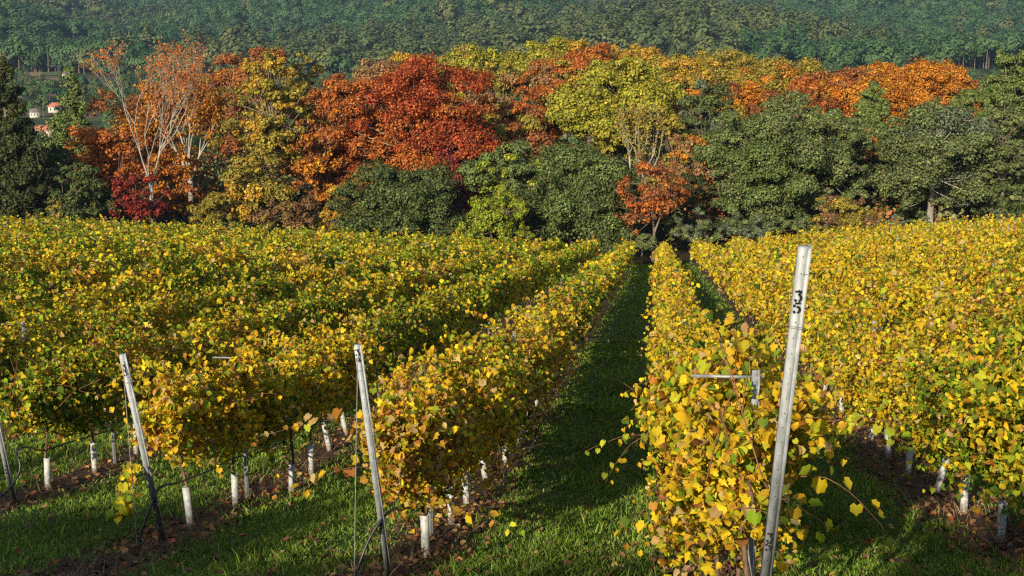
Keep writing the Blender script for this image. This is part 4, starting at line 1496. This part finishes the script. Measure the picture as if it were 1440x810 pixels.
fc = bpy.data.collections.new('far_tree_kinds')
MP = far_leaf_mat('far_pine', (.028, .074, .024), (.066, .125, .036))
ME = far_leaf_mat('far_eucalyptus', (.055, .086, .028), (.11, .13, .04))
MBD = far_leaf_mat('far_broadleaf', (.05, .085, .032), (.1, .125, .045))
for i, (kd, mt) in enumerate((('pine', MP), ('pine', MP), ('round', MP), ('euc', ME), ('euc', ME), ('round', MBD))):
    me = far_tree_mesh(kd)
    me.materials.append(mt)
    me.materials.append(M_BARK)
    o = bpy.data.objects.new('%d_far_tree' % i, me)
    fc.objects.link(o)

pts, rot, scl, idx = [], [], [], []
y = 940.0
while y < 2080:
    step = 10.5 + (y - 940) * .003
    hw = .42 * y
    m = int(2 * hw / step)
    xs = -hw + (np.arange(m) + rng.uniform(-.45, .45, m)) * step
    yy = y + rng.uniform(-.5, .5, m) * step
    base_y = 930 + 40 * np.sin(xs / 170) + 30 * np.sin(xs / 61 + 1) + 70 * np.exp(-((xs + 330) / 90) ** 2)
    ok = yy > base_y
    clear = np.sin(xs / 63 + yy / 90) + np.sin(xs / 41 - yy / 55 + 2)
    ok &= ~((clear > 1.75) & (yy < 1500))
    xs, yy = xs[ok], yy[ok]
    zz = zg(xs, yy)
    pat = np.sin(xs / 120 + 1.3) + np.sin(yy / 140 - xs / 210) + rng.normal(0, .55, len(xs))
    for a, b, c, pv in zip(xs, yy, zz, pat):
        pts.append((a, b, c - .3))
        rot.append(rng.uniform(0, 2 * PI))
        if pv < .55:
            idx.append(int(rng.integers(0, 3)))
            scl.append(rng.uniform(14, 27))
        else:
            idx.append(int(rng.integers(3, 6)))
            scl.append(rng.uniform(18, 36) if idx[-1] < 5 else rng.uniform(14, 24))
    y += step * .85
# scattered valley trees
for i in range(5200):
    yv = rng.uniform(330, 960)
    xv = rng.uniform(-.43, .43) * yv
    if math.sin(xv / 31 + yv / 47) + math.sin(xv / 17 - yv / 29) < (.2 if xv < -.28 * yv else -1.0) or (xv < -.28 * yv and yv < 900 and rng.random() < .35):
        continue
    pts.append((xv, yv, zgf(xv, yv) - .2))
    rot.append(rng.uniform(0, 2 * PI))
    idx.append(int(rng.integers(0, 6)))
    scl.append(rng.uniform(5, 10))
# sparser, larger clumps on the far ridge
for i in range(5200):
    yv = rng.uniform(3300, 4650)
    xv = rng.uniform(-.3, .42) * yv
    pts.append((xv, yv, zgf(xv, yv) - .5))
    rot.append(rng.uniform(0, 2 * PI))
    idx.append(int(rng.integers(0, 6)))
    scl.append(rng.uniform(14, 24))

me = bpy.data.meshes.new('hillside_forest')
me.vertices.add(len(pts))
me.vertices.foreach_set('co', np.array(pts, np.float32).ravel())
for nm, typ, dat in (('rotz', 'FLOAT', rot), ('scl', 'FLOAT', scl)):
    at_ = me.attributes.new(nm, typ, 'POINT')
    at_.data.foreach_set('value', np.array(dat, np.float32))
at_ = me.attributes.new('kind_index', 'INT', 'POINT')
at_.data.foreach_set('value', np.array(idx, np.int32))
forest = bpy.data.objects.new('hillside_forest', me)
COL.objects.link(forest)
tag(forest, 'green pine and eucalyptus forest covering the far hillside', 'forest', kind='stuff')
ng = bpy.data.node_groups.new('forest_scatter', 'GeometryNodeTree')
ng.interface.new_socket('Geometry', in_out='INPUT', socket_type='NodeSocketGeometry')
ng.interface.new_socket('Geometry', in_out='OUTPUT', socket_type='NodeSocketGeometry')
gi = ng.nodes.new('NodeGroupInput')
go = ng.nodes.new('NodeGroupOutput')
iop = ng.nodes.new('GeometryNodeInstanceOnPoints')
ci = ng.nodes.new('GeometryNodeCollectionInfo')
ci.inputs['Collection'].default_value = fc
ci.inputs['Separate Children'].default_value = True
ci.inputs['Reset Children'].default_value = True


def nattr(nm, typ):
    n = ng.nodes.new('GeometryNodeInputNamedAttribute')
    n.data_type = typ
    n.inputs['Name'].default_value = nm
    return n.outputs['Attribute']


cx = ng.nodes.new('ShaderNodeCombineXYZ')
ng.links.new(nattr('rotz', 'FLOAT'), cx.inputs[2])
ng.links.new(gi.outputs[0], iop.inputs['Points'])
ng.links.new(ci.outputs[0], iop.inputs['Instance'])
iop.inputs['Pick Instance'].default_value = True
ng.links.new(nattr('kind_index', 'INT'), iop.inputs['Instance Index'])
ng.links.new(cx.outputs[0], iop.inputs['Rotation'])
ng.links.new(nattr('scl', 'FLOAT'), iop.inputs['Scale'])
ng.links.new(iop.outputs[0], go.inputs[0])
md = forest.modifiers.new('scatter', 'NODES')
md.node_group = ng

# ------------------------------------------------------------------ the air
mb = MB()
mb.box((-5200, -220, -62), (5200, 6400, 330))
hz = mb.build('haze', [])
hm, nt, out = new_mat('haze')
pv = nd(nt, 'ShaderNodeVolumePrincipled')
pv.inputs['Color'].default_value = (.45, .66, 1.0, 1)
pv.inputs['Density'].default_value = 0.00007
pv.inputs['Anisotropy'].default_value = 0.1
nt.links.new(pv.outputs[0], out.inputs['Volume'])
hz.data.materials.append(hm)
tag(hz, 'thin pale blue haze over the valley and far hills', 'haze', kind='stuff')
